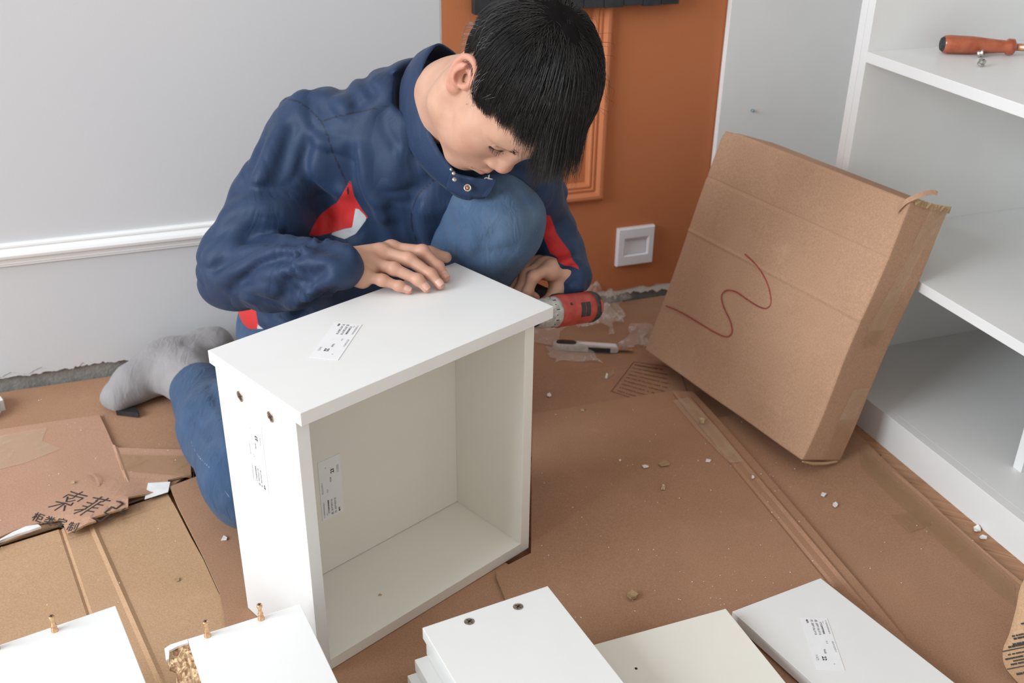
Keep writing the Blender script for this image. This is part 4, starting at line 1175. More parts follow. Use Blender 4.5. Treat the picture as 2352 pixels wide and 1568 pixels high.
# ------------------------------------------------------------------ clothing
def unit(v): return np.array(v, float) / np.linalg.norm(v)
def trace(sol, pts, t0=.9, t1=2.4):
    """first surface spot of a solid along the measured sight lines"""
    o = A_(0, 0, CAM_H); D = np.array([unit(FW + RT * ((u - 1176) / F_PX) - UP * ((v - 784) / F_PX)) for u, v in pts]); t = np.full(len(pts), t0)
    for _ in range(70):
        d = sol.ev(o + D * t[:, None]); t = np.minimum(t + np.clip(d, -.02, .1) * .8, t1)
    return o + D * t[:, None]
def poly_sd(V, corners):
    """signed distance (+ inside) to a polygon panel spanned by 3-D corners, measured in its own plane"""
    C = np.array([tuple(c) for c in corners]); o = C.mean(0); u_, s_, vt = np.linalg.svd(C - o); ax, ay = vt[0], vt[1]
    P2 = np.c_[(V - o) @ ax, (V - o) @ ay]; C2 = np.c_[(C - o) @ ax, (C - o) @ ay]
    d = np.full(len(V), 9.0); ins = np.zeros(len(V), bool); n = len(C2)
    for i in range(n):
        a = C2[i]; b = C2[(i + 1) % n]; ba = b - a; pa = P2 - a
        h = np.clip((pa @ ba) / (ba @ ba), 0, 1); d = np.minimum(d, np.linalg.norm(pa - h[:, None] * ba, axis=1))
        c = ((a[1] > P2[:, 1]) != (b[1] > P2[:, 1])) & (P2[:, 0] < (b[0] - a[0]) * (P2[:, 1] - a[1]) / (b[1] - a[1] + 1e-15) + a[0])
        ins ^= c
    return np.where(ins, d, -d), np.abs((V - o) @ vt[2])
ar_ = unit(SR - SL); sp_ = unit(C7 - PEL); sp_ = unit(sp_ - ar_ * (sp_ @ ar_)); nr_ = np.cross(ar_, sp_)
if nr_[1] > 0: nr_ = -nr_
TRM = np.stack([ar_, sp_, nr_], 1)
jk = Solid()
jk.add(sd_ell((-.165, 1.572, .500), (.168, .165, .098), TRM), .05)
jk.add(sd_ell((-.255, 1.625, .335), (.178, .150, .125), TRM), .07)
jk.add(sd_ell((-.325, 1.690, .235), (.170, .085, .140), TRM), .06)
jk.chain([SR + A_(.03, -.0, -.012), C7 + A_(-.035, .01, -.028)], [.062, .072], .04)
jk.chain([SL + A_(-.02, .0, -.02), C7 + A_(.0, .0, -.045)], [.055, .066], .04)
jk.chain([SR + A_(.005, 0, -.010), SR + (ER - SR) * .55 + A_(.006, .0, .004), ER + A_(.006, 0, .012), ER + A_(.006, -.006, -.006)], [.066, .058, .053, .050], .03)
jk.add(sd_cone(ER, ER + A_(-.026, -.010, -.020), .040, .026), .02)
FA = lambda t: ER + (WR - ER) * t
jk.chain([ER + A_(.006, -.006, -.006), FA(.35) + A_(0, 0, -.006), FA(.72) + A_(0, 0, -.002), FA(.92), FA(1.03), FA(1.16)], [.050, .054, .049, .040, .0325, .0330], .015)
jk.chain([SL + A_(.0, 0, -.02), SL + (EL - SL) * .5, EL], [.050, .042, .040], .03)
FL = lambda t: EL + (WL - EL) * t
jk.chain([EL, FL(.4), FL(.75), FL(.95), FL(1.10)], [.040, .040, .036, .031, .031], .02)
nk0 = h2w((0, -.016, -.02)); nk1 = h2w((-.012, -.026, -.150))
base_j = Solid(); base_j.p = list(jk.p)
# folds: (ridge sign, half width, height, measured course)
FOLDS = [
    (-1, .009, .0070, [(535, 437), (612, 432), (688, 441), (728, 472), (750, 500)]),
    (-1, .008, .0090, [(566, 547), (621, 549), (670, 556), (724, 558), (780, 575)]),
    (+1, .014, .0070, [(520, 500), (590, 490), (660, 505), (715, 530)]),
    (-1, .008, .0060, [(500, 612), (567, 584), (621, 562)]),
    (+1, .011, .0060, [(510, 640), (570, 610), (640, 575), (700, 580)]),
    (-1, .008, .0060, [(536, 665), (576, 625), (612, 602), (690, 585)]),
    (+1, .010, .0050, [(570, 680), (620, 640), (680, 610), (740, 605)]),
    (-1, .007, .0045, [(640, 690), (690, 650), (741, 620)]),
    (+1, .009, .0040, [(660, 712), (720, 668), (768, 640)]),
    (-1, .007, .0045, [(688, 725), (730, 690), (770, 668)]),
    (-1, .010, .0045, [(670, 295), (650, 365), (630, 430)]),
    (+1, .012, .0045, [(640, 300), (615, 370), (590, 425)]),
    (-1, .010, .0050, [(706, 330), (700, 400), (735, 440), (760, 475)]),
    (+1, .013, .0055, [(735, 330), (735, 390), (765, 430), (790, 440)]),
    (-1, .009, .0040, [(600, 330), (575, 390), (545, 430)]),
    (-1, .010, .0060, [(804, 348), (810, 415), (838, 485), (866, 555)]),
    (+1, .013, .0050, [(830, 350), (850, 430), (880, 500)]),
    (-1, .010, .0060, [(947, 450), (942, 505), (960, 570)]),
    (+1, .012, .0050, [(975, 470), (970, 520), (985, 570)]),
    (-1, .009, .0050, [(900, 480), (915, 530), (930, 590)]),
    (-1, .009, .0045, [(956, 437), (1000, 402), (1040, 375)]),
    (-1, .008, .0040, [(836, 160), (838, 190), (853, 214)]),
    (-1, .008, .0035, [(880, 268), (885, 300), (905, 330)]),
    (-1, .009, .0045, [(760, 185), (800, 205), (820, 240)]),
    (+1, .011, .0035, [(700, 215), (750, 225), (790, 250)]),
    (-1, .008, .0040, [(960, 330), (950, 370), (962, 410)]),
    (-1, .008, .0050, [(1170, 420), (1200, 440), (1240, 445)]),
    (-1, .008, .0060, [(1235, 600), (1270, 590), (1305, 575)]),
    (+1, .010, .0060, [(1230, 625), (1275, 612), (1315, 600)]),
    (-1, .008, .0055, [(1225, 645), (1275, 635), (1318, 628)]),
    (-1, .007, .0050, [(1290, 660), (1300, 630), (1315, 610)]),
]
FC = [(s, w, h, trace(base_j, [tuple(p)[:2] for p in crom([(a, b, 0) for a, b in c], 4)])) for s, w, h, c in FOLDS]
FCB = [(c.mean(0), np.linalg.norm(c - c.mean(0), axis=1).max()) for _, _, _, c in FC]
FAu = unit(WR - ER); _fu = unit(np.cross(FAu, (0, 0, 1))); _fv = np.cross(FAu, _fu)
def jk_post(P, d):
    near = np.abs(d) < .06
    if not near.any(): return d
    p = P[near]; x = np.zeros(len(p))
    cc = p.mean(0); rr_ = np.linalg.norm(p - cc, axis=1).max()
    for (s, w, h, c), (bc, br) in zip(FC, FCB):
        if np.linalg.norm(cc - bc) > rr_ + br + 3 * w: continue
        q = seg_dist(p, c); x += s * h * 2.9 * np.exp(-(q / (w * .95)) ** 1.25)
    wv = p * A_(22, 22, 15) + 1.7 * vnoise(p * 9)[:, None]
    x += .0026 * vnoise(wv) + .0085 * (np.abs(vnoise(p * A_(15, 15, 19) + .9 * vnoise(p * 11)[:, None])) ** .8 - .35)
    # gathered right cuff
    t = (p - ER) @ FAu / np.linalg.norm(WR - ER); an = np.arctan2((p - ER) @ _fu, (p - ER) @ _fv)
    m_ = np.exp(-((t - .97) / .13) ** 2) * (np.linalg.norm(p - FA(.95), axis=1) < .09)
    x += m_ * (.0040 * np.sin(an * 12 + 2.0 * np.sin(t * 26)) + .0022 * np.sin(t * 95))
    d = d.copy(); d[near] = d[near] - x
    return d
jk.sub(sd_cone(nk0, nk1, .066, .070), .012)
jk.post = jk_post
Vj, Qj = polygonize(jk, (-.60, 1.26, .10), (.20, 1.84, .73), .0043)
def seam_attr(V, curves, w=.0017):
    d = np.full(len(V), 9.0)
    for c in curves: d = np.minimum(d, seg_dist(V, c))
    return w - d
def tr_px(c, sol=jk, n=5): return trace(sol, [tuple(p)[:2] for p in crom([(a, b, 0) for a, b in c], n)])
SEAMS = [tr_px([(652, 226), (690, 236), (728, 268), (748, 300), (765, 350), (795, 420), (800, 445)]), tr_px([(745, 276), (820, 257), (925, 238)]), tr_px([(1005, 405), (960, 450), (945, 505), (962, 570)])]
sm = seam_attr(Vj, SEAMS)
def panel(V, pxs, y, depth):
    sd, off = poly_sd(V, [at_depth(u, v, y) for u, v in pxs]); return np.where(off < depth, sd, -9.0)
red = np.full(len(Vj), -9.0); grey = np.full(len(Vj), -9.0)
def rmax(a, b): return np.maximum(a, b)
red = rmax(red, panel(Vj, [(700, 560), (712, 535), (760, 495), (797, 430), (806, 470), (820, 495), (838, 520), (800, 545), (742, 566), (720, 570)], 1.46, .10))
grey = rmax(grey, panel(Vj, [(742, 566), (800, 545), (808, 500), (814, 498), (834, 518), (833, 526), (808, 560), (783, 573)], 1.46, .10))
fa_d = seg_dist(Vj, [ER, WR]); red = np.where(fa_d < .085, -9.0, red); grey = np.where(fa_d < .085, -9.0, grey)
red = rmax(red, panel(Vj, [(500, 675), (520, 690), (560, 700), (592, 690), (603, 722), (625, 745), (640, 775), (500, 775)], 1.63, .085))
grey = rmax(grey, panel(Vj, [(600, 724), (640, 738), (660, 790), (610, 790)], 1.63, .085))
red = rmax(red, panel(Vj, [(1246, 462), (1262, 470), (1275, 520), (1305, 555), (1330, 585), (1262, 560), (1244, 520)], 1.56, .09))
red = rmax(red, panel(Vj, [(590, 275), (612, 245), (618, 262), (606, 290)], 1.62, .08))
jacket = pchild('jacket', Vj, Qj, 'jacket_cloth', {'red': red, 'grey': grey, 'seam': sm})
# standing collar, open at the front
def loft(top, bot, th, name, mat, parent, n=8, attrs=False, bulge=.004):
    T_ = crom(top, n); B_ = crom(bot, n); m_ = min(len(T_), len(B_)); T_, B_ = T_[:m_], B_[:m_]
    ctr = (T_.mean(0) + B_.mean(0)) / 2; rows = 6
    out = []
    for side in (0, 1):
        G = []
        for r in range(rows + 1):
            f = r / rows; P = T_ * (1 - f) + B_ * f
            nn = P - ctr; nn -= (nn @ unit(B_.mean(0) - T_.mean(0)))[:, None] * unit(B_.mean(0) - T_.mean(0)); nn /= np.maximum(np.linalg.norm(nn, axis=1), 1e-9)[:, None]
            P = P + nn * (bulge * math.sin(math.pi * f) + (th if side == 0 else 0)) + nn * (.0012 * vnoise(P * 60))[:, None]
            G.append(P)
        out.append(np.array(G))
    V = np.concatenate([g.reshape(-1, 3) for g in out]); R_ = rows + 1; Q = []
    def id_(s, r, c): return s * R_ * m_ + r * m_ + c
    for c in range(m_ - 1):
        for r in range(rows):
            Q.append((id_(0, r, c), id_(0, r, c + 1), id_(0, r + 1, c + 1), id_(0, r + 1, c)))
            Q.append((id_(1, r, c), id_(1, r + 1, c), id_(1, r + 1, c + 1), id_(1, r, c + 1)))
        Q.append((id_(0, 0, c), id_(1, 0, c), id_(1, 0, c + 1), id_(0, 0, c + 1)))
        Q.append((id_(0, rows, c), id_(0, rows, c + 1), id_(1, rows, c + 1), id_(1, rows, c)))
    for c in (0, m_ - 1):
        for r in range(rows): Q.append((id_(0, r, c), id_(0, r + 1, c), id_(1, r + 1, c), id_(1, r, c)))
    return pchild(name, V, np.array(Q), mat, parent=parent, attrs={'red': np.full(len(V), -1.0), 'grey': np.full(len(V), -1.0), 'seam': np.full(len(V), -1.0)})
dp = lambda u, v, y: tuple(at_depth(u, v, y))
c_top = [dp(1115, 300, 1.575), dp(1090, 190, 1.590), dp(1045, 125, 1.560), dp(1002, 106, 1.530), dp(972, 165, 1.490), dp(974, 240, 1.462), dp(1003, 332, 1.440), dp(1056, 402, 1.428), dp(1094, 418, 1.424)]
c_bot = [dp(1090, 330, 1.600), dp(1050, 220, 1.620), dp(1000, 160, 1.600), dp(952, 140, 1.565), dp(922, 205, 1.520), dp(928, 295, 1.488), dp(965, 375, 1.465), dp(1035, 440, 1.448), dp(1075, 455, 1.440)]
collar = loft(c_top, c_bot, .003, 'collar', 'jacket_cloth', jacket)
# loose corner of the front placket with snap and zip pull
f_top = [dp(1040, 396, 1.422), dp(1072, 404, 1.418), dp(1108, 410, 1.416), dp(1134, 412, 1.416)]
f_bot = [dp(1028, 438, 1.430), dp(1060, 450, 1.424), dp(1092, 456, 1.420), dp(1112, 455, 1.418)]
loft(f_top, f_bot, .002, 'placket_flap', 'jacket_cloth', jacket, bulge=.001)
def disc(name, c, n_, prof, mat, parent, seg=18):
    n_ = Vector(n_).normalized(); x = n_.orthogonal().normalized(); y = n_.cross(x); mw = frame(Vector(c), x, y, n_)
    vs, fs = lathe(prof, seg)
    o = add(name, [mw @ Vector(v) for v in vs], fs, mat, parent, smooth=True); return o
vdir = (-.05, -.86, .5)
disc('snap_button', at_depth(1074, 431, 1.411), vdir, [(0, -.001), (.0056, -.001), (.0058, .0008), (.0046, .0018), (.0034, .0010), (.0030, .0004), (0, .0004)], 'steel', jacket)
disc('snap_centre', at_depth(1074, 431, 1.4095), vdir, [(0, -.001), (.0022, -.001), (.002, .0008), (0, .001)], 'brass_zinc', jacket)
for (u, v, r_) in ((1036, 389, .0022), (1042, 398, .0028), (1044, 412, .0036)):
    disc('zip_pull', at_depth(u, v, 1.412), vdir, [(0, -.001), (r_, -.001), (r_, .001), (r_ * .6, .0018), (0, .0018)], 'steel', jacket, 10)
# small white stitched letters on the far chest
vs, fs = [], []
p0 = at_depth(1112, 424, 1.436); bx_ = (at_depth(1130, 412, 1.437) - p0).normalized(); by_ = (at_depth(1108, 412, 1.437) - p0); by_ = (by_ - bx_ * by_.dot(bx_)).normalized()
vs, fs = place_text('VX', .011, p0, bx_, by_, .0004)
add('chest_lettering', vs, fs, 'white_paper', jacket)['kind'] = 'stuff'

# jeans
KR[:] = (-.405, 1.335, .093)
jn = Solid()
jn.add(sd_ell((-.325, 1.715, .185), (.165, .13, .105)), .04)
jn.chain([HIPL, HIPL + (KL - HIPL) * .55 + A_(0, 0, .0), KL + A_(-.008, .004, .004)], [.090, .073, .060], .05)
jn.add(sd_ell(KL + A_(.008, -.006, -.004), (.057, .060, .062)), .04)
jn.chain([KL + A_(.002, .0, -.01), KL + (AL - KL) * .45 + A_(-.008, .01, 0), AL + A_(0, 0, .03)], [.060, .057, .050], .045)
jn.chain([HIPR, KR + A_(.01, .02, .012)], [.095, .074], .05)
jn.chain([KR, KR + (AR - KR) * .5 + A_(-.002, -.004, 0), AR + A_(.010, -.020, 0)], [.072, .062, .055], .04)
base_n = Solid(); base_n.p = list(jn.p)
JF = [(-1, .007, .0035, [(1180, 430), (1210, 470), (1235, 520)]), (-1, .009, .005, [(1032, 500), (1050, 540), (1065, 590)]), (+1, .010, .004, [(1050, 490), (1075, 540), (1090, 590)]),
      (-1, .008, .004, [(1090, 590), (1110, 560), (1140, 535)]), (-1, .008, .004, [(1075, 600), (1130, 580), (1180, 570)]), (-1, .008, .003, [(1010, 520), (1030, 570), (1045, 600)]),
      (-1, .007, .004, [(440, 960), (470, 990), (500, 1040)]), (+1, .009, .004, [(470, 920), (500, 960), (520, 1010)]), (-1, .008, .004, [(480, 890), (500, 920), (520, 960)]),
      (-1, .006, .003, [(455, 1010), (480, 1040), (510, 1060)]), (-1, .006, .004, [(570, 745), (600, 750), (630, 748)])]
JFC = [(s, w, h, trace(base_n, [tuple(p)[:2] for p in crom([(a, b, 0) for a, b in c], 4)])) for s, w, h, c in JF]
def jn_post(P, d):
    near = np.abs(d) < .05
    if not near.any(): return d
    p = P[near]; x = np.zeros(len(p))
    for (s, w, h, c) in JFC:
        if np.linalg.norm(p.mean(0) - c.mean(0)) > .2: continue
        x += s * h * np.exp(-(seg_dist(p, c) / w) ** 2)
    x += .0016 * vnoise(p * 30 + 3) + .0022 * vnoise(p * 13 + 1.2)
    # turned hem lip at the ankle
    a_ = unit(AR - KR); t = (p - AR) @ a_
    x += .0022 * np.exp(-((t + .002) / .006) ** 2) * (np.linalg.norm(p - AR, axis=1) < .09)
    d = d.copy(); d[near] = d[near] - x; return d
jn.post = jn_post
# cut the leg off square at the ankle hem
hn = unit(AR - KR)
def jn_all(P, d, f0=jn_post):
    d = f0(P, d); k = (P - (AR + hn * .004)) @ hn
    sel = np.linalg.norm(P - AR, axis=1) < .16
    return np.where(sel, np.maximum(d, k), d)
jn.post = jn_all
Vn, Qn = polygonize(jn, (-.72, 1.22, .004), (.08, 1.90, .58), .0055)
fade = np.zeros(len(Vn))
fade = np.maximum(fade, .75 * np.exp(-(np.linalg.norm(Vn - (KL + A_(.03, -.055, .03)), axis=1) / .065) ** 2))
fade = np.maximum(fade, .45 * np.exp(-(np.linalg.norm(Vn - (KL + A_(-.06, -.02, .04)), axis=1) / .07) ** 2))
fade = fade * (.65 + .5 * vnoise(Vn * 34)) + .12 * np.clip(vnoise(Vn * 60), 0, 1)
sj = seam_attr(Vn, [tr_px([(1168, 422), (1200, 450), (1225, 490), (1236, 540)], base_n), tr_px([(425, 985), (455, 1045), (490, 1085), (530, 1150)], base_n)], .0012)
jeans = pchild('jeans', Vn, Qn, 'denim', {'fade': np.clip(fade, 0, 1), 'seam': sj})
# grey sock on the folded foot, and the hidden planted foot
def sock(parts, lo, hi, lab=None, seedk=0.0):
    s = Solid()
    for pts, rad in parts: s.chain([A_(*p) for p in pts], rad, .03)
    def post(P, d):
        return d - (.0016 * vnoise(P * 45 + seedk) + .0028 * vnoise(P * A_(30, 16, 30) + seedk) * np.exp(-(np.linalg.norm(P - A_(-.60, 1.79, .07), axis=1) / .06) ** 2))
    s.post = post
    V, Q = polygonize(s, lo, hi, .0036)
    return pchild('sock', V, Q, 'sock_cloth')
sock([([(-.748, 1.694, .030), (-.722, 1.716, .044), (-.672, 1.758, .060), (-.595, 1.815, .068)], [.021, .033, .045, .046]),
      ([(-.655, 1.760, .055), (-.615, 1.715, .062), (-.575, 1.655, .068)], [.042, .046, .044]), ([(-.757, 1.692, .026), (-.742, 1.680, .026)], [.015, .014])],
     (-.82, 1.64, .004), (-.52, 1.90, .135))
sock([([(AL[0], AL[1], .09), (-.14, 1.625, .056), (-.10, 1.575, .047), (-.055, 1.535, .036)], [.04, .036, .032, .02])], (-.22, 1.49, .006), (-.02, 1.70, .14), seedk=3.0)

# ------------------------------------------------------------------ hair
GRV = unit(HR.T @ A_(0, 0, -1))
SCc = A_(0, -.006, .044); SCr = A_(.078, .092, .088)
def scalp_project(P, add_):
    q = (P - SCc) / (SCr + add_); k = np.linalg.norm(q, axis=1)
    return np.where((k < 1)[:, None], SCc + (P - SCc) / np.maximum(k, 1e-6)[:, None], P)
def zl(y, ax):
    ys = [-.12, -.09, -.06, -.036, -.030, .006, .012, .020, .034, .058, .085, .12]; zs = [-.05, -.050, -.036, -.008, .036, .037, .010, -.006, .014, .046, .070, .080]
    return np.interp(y, ys, zs)
def clip_face(S, rng):
    # strands end at the hairline round the face instead of lying over it
    n, m_, _ = S.shape; off = .012 * vnoise(S[:, 0] * 130) + rng.normal(0, .006, n)
    y = S[..., 1]; x = S[..., 0]; z = S[..., 2]
    zc = np.interp(y, [-.036, -.032, .006, .011, .020, .035, .055, .075, .095, .125], [-.1, .032, .032, -.012, -.012, .012, .046, .064, .072, .072])
    zc = zc - np.clip((.026 - x) / .03, 0, 1) * np.clip((y - .055) / .03, 0, 1) * .085
    bad = (z + off[:, None] < zc) & (y > -.034) & ((y > .02) | (np.abs(x) > .05)); bad[:, :2] = False
    first = np.where(bad.any(1), bad.argmax(1), m_)
    k = np.arange(m_)[None, :] * np.minimum(1, (first - .5) / (m_ - 1))[:, None]
    i0 = np.clip(np.floor(k).astype(int), 0, m_ - 2); f = (k - i0)[..., None]; a = np.arange(n)[:, None]
    return S[a, i0] * (1 - f) + S[a, i0 + 1] * f
WH = A_(.012, -.052, .128)
def grow(roots, length, lay, rng, nseg=9, grav=.10, wild=.07, fwd=.0, clump=.55):
    n = len(roots); nrm = (roots - SCc) / SCr ** 2; nrm /= np.linalg.norm(nrm, axis=1)[:, None]
    fl = roots - WH; fl -= (fl * nrm).sum(1)[:, None] * nrm; fl /= np.maximum(np.linalg.norm(fl, axis=1), 1e-6)[:, None]
    sidef = np.clip((.075 - roots[:, 2]) / .05, 0, 1) * np.clip((roots[:, 1] + .06) / .04, 0, 1)
    fl = fl + sidef[:, None] * A_(0, 1.0, -.15) + fwd * A_(0, 1, 0)
    clmp = np.stack([vnoise(roots * 95 + 11 * k) for k in range(3)], 1)
    fl = fl + wild * 2.2 * clmp + rng.normal(0, wild * .5, (n, 3))
    fl -= (fl * nrm).sum(1)[:, None] * nrm; fl /= np.maximum(np.linalg.norm(fl, axis=1), 1e-6)[:, None]
    d = nrm * .28 + fl; d /= np.linalg.norm(d, axis=1)[:, None]
    P = roots.copy(); out = [P.copy()]; st = length / nseg
    for i in range(nseg):
        f = (i + 1) / nseg
        d = d + GRV * grav * (.5 + f) + fl * .16 + rng.normal(0, .02, (n, 3)); d /= np.linalg.norm(d, axis=1)[:, None]
        Pn = P + d * st[:, None]
        Pn = scalp_project(Pn, (lay * min(1, f * 2.2))[:, None])
        q = (Pn - SCc) / (SCr + lay[:, None]); kk = np.linalg.norm(q, axis=1); pull = np.where((kk > 1) & (Pn[:, 1] < .088), kk ** (-.85 * np.clip((.088 - Pn[:, 1]) / .028, 0, 1)), 1.0)
        Pn = SCc + (Pn - SCc) * pull[:, None]
        dd = Pn - P; d = .5 * d + .5 * dd / np.maximum(np.linalg.norm(dd, axis=1), 1e-9)[:, None]
        P = Pn; out.append(P.copy())
    S = np.stack(out, 1)
    if clump > 0:          # tips gather into locks
        g = rng.choice(n, max(4, n // 26), replace=False); gi = np.empty(n, int)
        for k0 in range(0, n, 2000): gi[k0:k0 + 2000] = g[((roots[k0:k0 + 2000, None] - roots[None, g]) ** 2).sum(2).argmin(1)]
        w = (np.linspace(0, 1, nseg + 1) ** 1.4 * clump)[None, :, None] * rng.uniform(.6, 1, (n, 1, 1))
        S = S * (1 - w) + (S[gi] + (roots - roots[gi])[:, None] * .15) * w
    return clip_face(S, rng)
def strands_mesh(S, r):
    n, m_, _ = S.shape; W_ = h2w(S.reshape(-1, 3)).reshape(n, m_, 3)
    t = np.gradient(W_, axis=1); t /= np.maximum(np.linalg.norm(t, axis=2), 1e-9)[..., None]
    a = np.cross(t, A_(.31, .62, .71)); a /= np.maximum(np.linalg.norm(a, axis=2), 1e-9)[..., None]; b_ = np.cross(t, a)
    taper = np.linspace(1, .25, m_)[None, :, None] * (r[:, None, None] if isinstance(r, np.ndarray) else r)
    ring_ = [W_ + taper * (math.cos(k) * a + math.sin(k) * b_) for k in (0, 2.0944, 4.1888)]
    V = np.stack(ring_, 2).reshape(-1, 3)
    base = (np.arange(n)[:, None] * m_ + np.arange(m_ - 1)[None, :]).ravel() * 3; Q = []
    for k in range(3):
        k2 = (k + 1) % 3; Q.append(np.stack([base + k, base + k2, base + 3 + k2, base + 3 + k], 1))
    return V, np.concatenate(Q)
rg = np.random.default_rng(21)
def roots_for(n):
    out = []
    while sum(len(o) for o in out) < n:
        v = rg.normal(size=(n * 3, 3)); v /= np.linalg.norm(v, axis=1)[:, None]; p = SCc + v * SCr
        ok = (p[:, 2] > zl(p[:, 1], np.abs(p[:, 0]))); out.append(p[ok])
    return np.concatenate(out)[:n]
# hair mass under the strands
hc = Solid(); hc.add(sd_ell(SCc + A_(0, -.001, .003), SCr + .0035), .0)
def hc_post(P, d):
    z_ = zl(P[:, 1], np.abs(P[:, 0])) + .004 + .003 * vnoise(P * 160)
    d = d - .0022 * vnoise(P * A_(70, 40, 70)) - .0012 * vnoise(P * 150)
    return np.maximum(d, (z_ - P[:, 2]) * .8)
hc.post = hc_post
Vc, Qc = polygonize(hc, (-.105, -.13, -.07), (.105, .11, .16), .0026)
R0 = roots_for(12000)
ln_ = np.interp(R0[:, 2], [-.05, .0, .04, .08, .13], [.016, .024, .046, .085, .115]) * rg.uniform(.75, 1.2, len(R0))
ln_ *= np.where((R0[:, 1] > .0) & (R0[:, 2] > .06), .95, 1)
ln_ *= np.where(R0[:, 1] < -.04, np.interp(R0[:, 2], [-.05, .03, .11], [.8, .7, .8]), 1)
lay = np.interp(R0[:, 2], [-.05, .0, .05, .1], [.002, .003, .006, .008]) * rg.uniform(.5, 1.25, len(R0))
S1 = grow(R0, ln_, lay, rg)
# fringe hanging off the forehead
fr = R0[(R0[:, 1] > .02) & (R0[:, 2] > .065)]
fr = fr[rg.integers(0, len(fr), 2200)] + rg.normal(0, .002, (2200, 3)); fr = scalp_project(fr, .0)
S2_ = grow(fr, rg.uniform(.045, .084, len(fr)), rg.uniform(.006, .012, len(fr)), rg, grav=.12, wild=.09, fwd=.15)
wi = R0[(R0[:, 1] > .035) & (R0[:, 2] > .06) & (R0[:, 0] > -.01)]
wi = wi[rg.integers(0, len(wi), 70)]
_cf = clip_face; clip_face = lambda S, rng: S
S5_ = grow(wi, rg.uniform(.04, .07, 70), rg.uniform(.006, .010, 70), rg, grav=.16, wild=.22, fwd=.2)
clip_face = _cf
# stray flyaways on the crown
R3 = R0[R0[:, 2] > .09][:60]
S3_ = grow(R3, rg.uniform(.03, .05, len(R3)), rg.uniform(.012, .03, len(R3)), rg, grav=.02, wild=.35)
R4 = WH + rg.normal(0, .020, (1500, 3)); R4 = SCc + (R4 - SCc) / np.linalg.norm((R4 - SCc) / SCr, axis=1)[:, None]
S4_ = grow(R4, rg.uniform(.05, .09, len(R4)), rg.uniform(.004, .010, len(R4)), rg, wild=.5)
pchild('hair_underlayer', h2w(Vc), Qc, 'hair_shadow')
parts_ = []
for S_, r_ in ((S1, rg.uniform(.00030, .00055, len(S1))), (S2_, rg.uniform(.00028, .0005, len(S2_))), (S3_, .00022), (S5_, .00022), (S4_, rg.uniform(.0003, .0005, len(S4_)))):
    parts_.append(strands_mesh(S_, r_))
o = 0; VVs, QQs = [], []
for v_, q_ in parts_: VVs.append(v_); QQs.append(q_ + o); o += len(v_)
hair = pchild('hair', np.concatenate(VVs), np.concatenate(QQs), 'hair_black')
hair['label'] = 'short straight black hair falling over the forehead'
RG = R0[(R0[:, 0] > .04) & (R0[:, 2] < .07) & (R0[:, 1] > -.07) & (R0[:, 1] < .03)]
RG = RG[rg.integers(0, len(RG), 70)]
Sg = grow(RG, rg.uniform(.018, .034, len(RG)), rg.uniform(.010, .013, len(RG)), rg, wild=.2)
vg, qg = strands_mesh(Sg, .00026); pchild('grey_hair', vg, qg, 'hair_grey', parent=hair)['kind'] = 'stuff'
# brows and lashes
def brow(sx):
    c = crom([(.014, .0935, .0245), (.028, .0915, .0280), (.042, .0830, .0285), (.053, .0705, .0250)], 8); out = []
    for k in range(320):
        i = rg.integers(0, len(c) - 1); p = c[i] + (c[i + 1] - c[i]) * rg.random() + A_(0, 0, rg.normal(0, .0022)); d = unit(c[i + 1] - c[i]) + A_(.0, .1, rg.normal(.25, .2)); d = unit(d)
        st = np.array([p + d * .0085 * f + A_(0, .0015 * f * (1 - f) * 4, 0) for f in np.linspace(0, 1, 4)]); st[:, 0] *= sx; out.append(st)
    return np.array(out)
def lash(sx):
    out = []
    for k in range(46):
        i = rg.integers(0, len(lid) - 1); p = lid[i] + (lid[i + 1] - lid[i]) * rg.random(); d = unit(A_(rg.normal(.15, .2), 1.0, -.75))
        st = np.array([p + d * .0075 * f + A_(0, 0, .0018 * f * f) for f in np.linspace(0, 1, 4)]); st[:, 0] *= sx; out.append(st)
    return np.array(out)
bl_ = [strands_mesh(brow(1), .00032), strands_mesh(brow(-1), .00032)]
for (v_, q_) in bl_: pchild('eyebrow', v_, q_, 'hair_black', parent=body)['kind'] = 'stuff'
for sx in (1, -1):
    v_, q_ = strands_mesh(lash(sx), .00026); pchild('eyelashes', v_, q_, 'hair_black', parent=body)['kind'] = 'stuff'
# ------------------------------------------------------------------ cordless drill
DAXv = Vector(DAX).normalized(); dzv = UZ; dyv = dzv.cross(DAXv)
DM = frame(Vector(DRO), DAXv, dyv, dzv)             # x = from chuck to rear
mt, nt, b = node_mat('drill_red', (.42, .045, .035), .45, .45)
noise_col(nt, b, (.36, .04, .03), (.50, .075, .055), 60)
mt, nt, b = node_mat('drill_rubber', (.03, .03, .03), .7, .3)
noise_col(nt, b, (.022, .022, .022), (.06, .058, .055), 140, 6)
mt, nt, b = node_mat('drill_ring', (.50, .50, .47), .45, .5, .35)
noise_col(nt, b, (.36, .36, .33), (.60, .60, .57), 110, 6)
drill = thing('cordless_drill', 'red cordless drill with black end cap held behind the drawer corner', 'drill', DM)
def rev(name, prof, mat, seg=28):
    vs, fs = lathe([(r, x) for x, r in prof], seg, 'x')
    return add(name, vs, fs, mat, drill, smooth=True, local=True)
rev('chuck', [(-.118, 0), (-.118, .008), (-.108, .013), (-.092, .018), (-.066, .0195), (-.062, .018)], 'drill_rubber')
rev('torque_ring', [(-.064, 0), (-.064, .0205), (-.060, .0225), (-.030, .0240), (-.024, .0242), (-.022, .021)], 'drill_ring')
bd = rev('motor_housing', [(-.024, 0), (-.024, .0248), (-.020, .0258), (.0, .0252), (.035, .0248), (.050, .0245), (.051, .020)], 'drill_red')
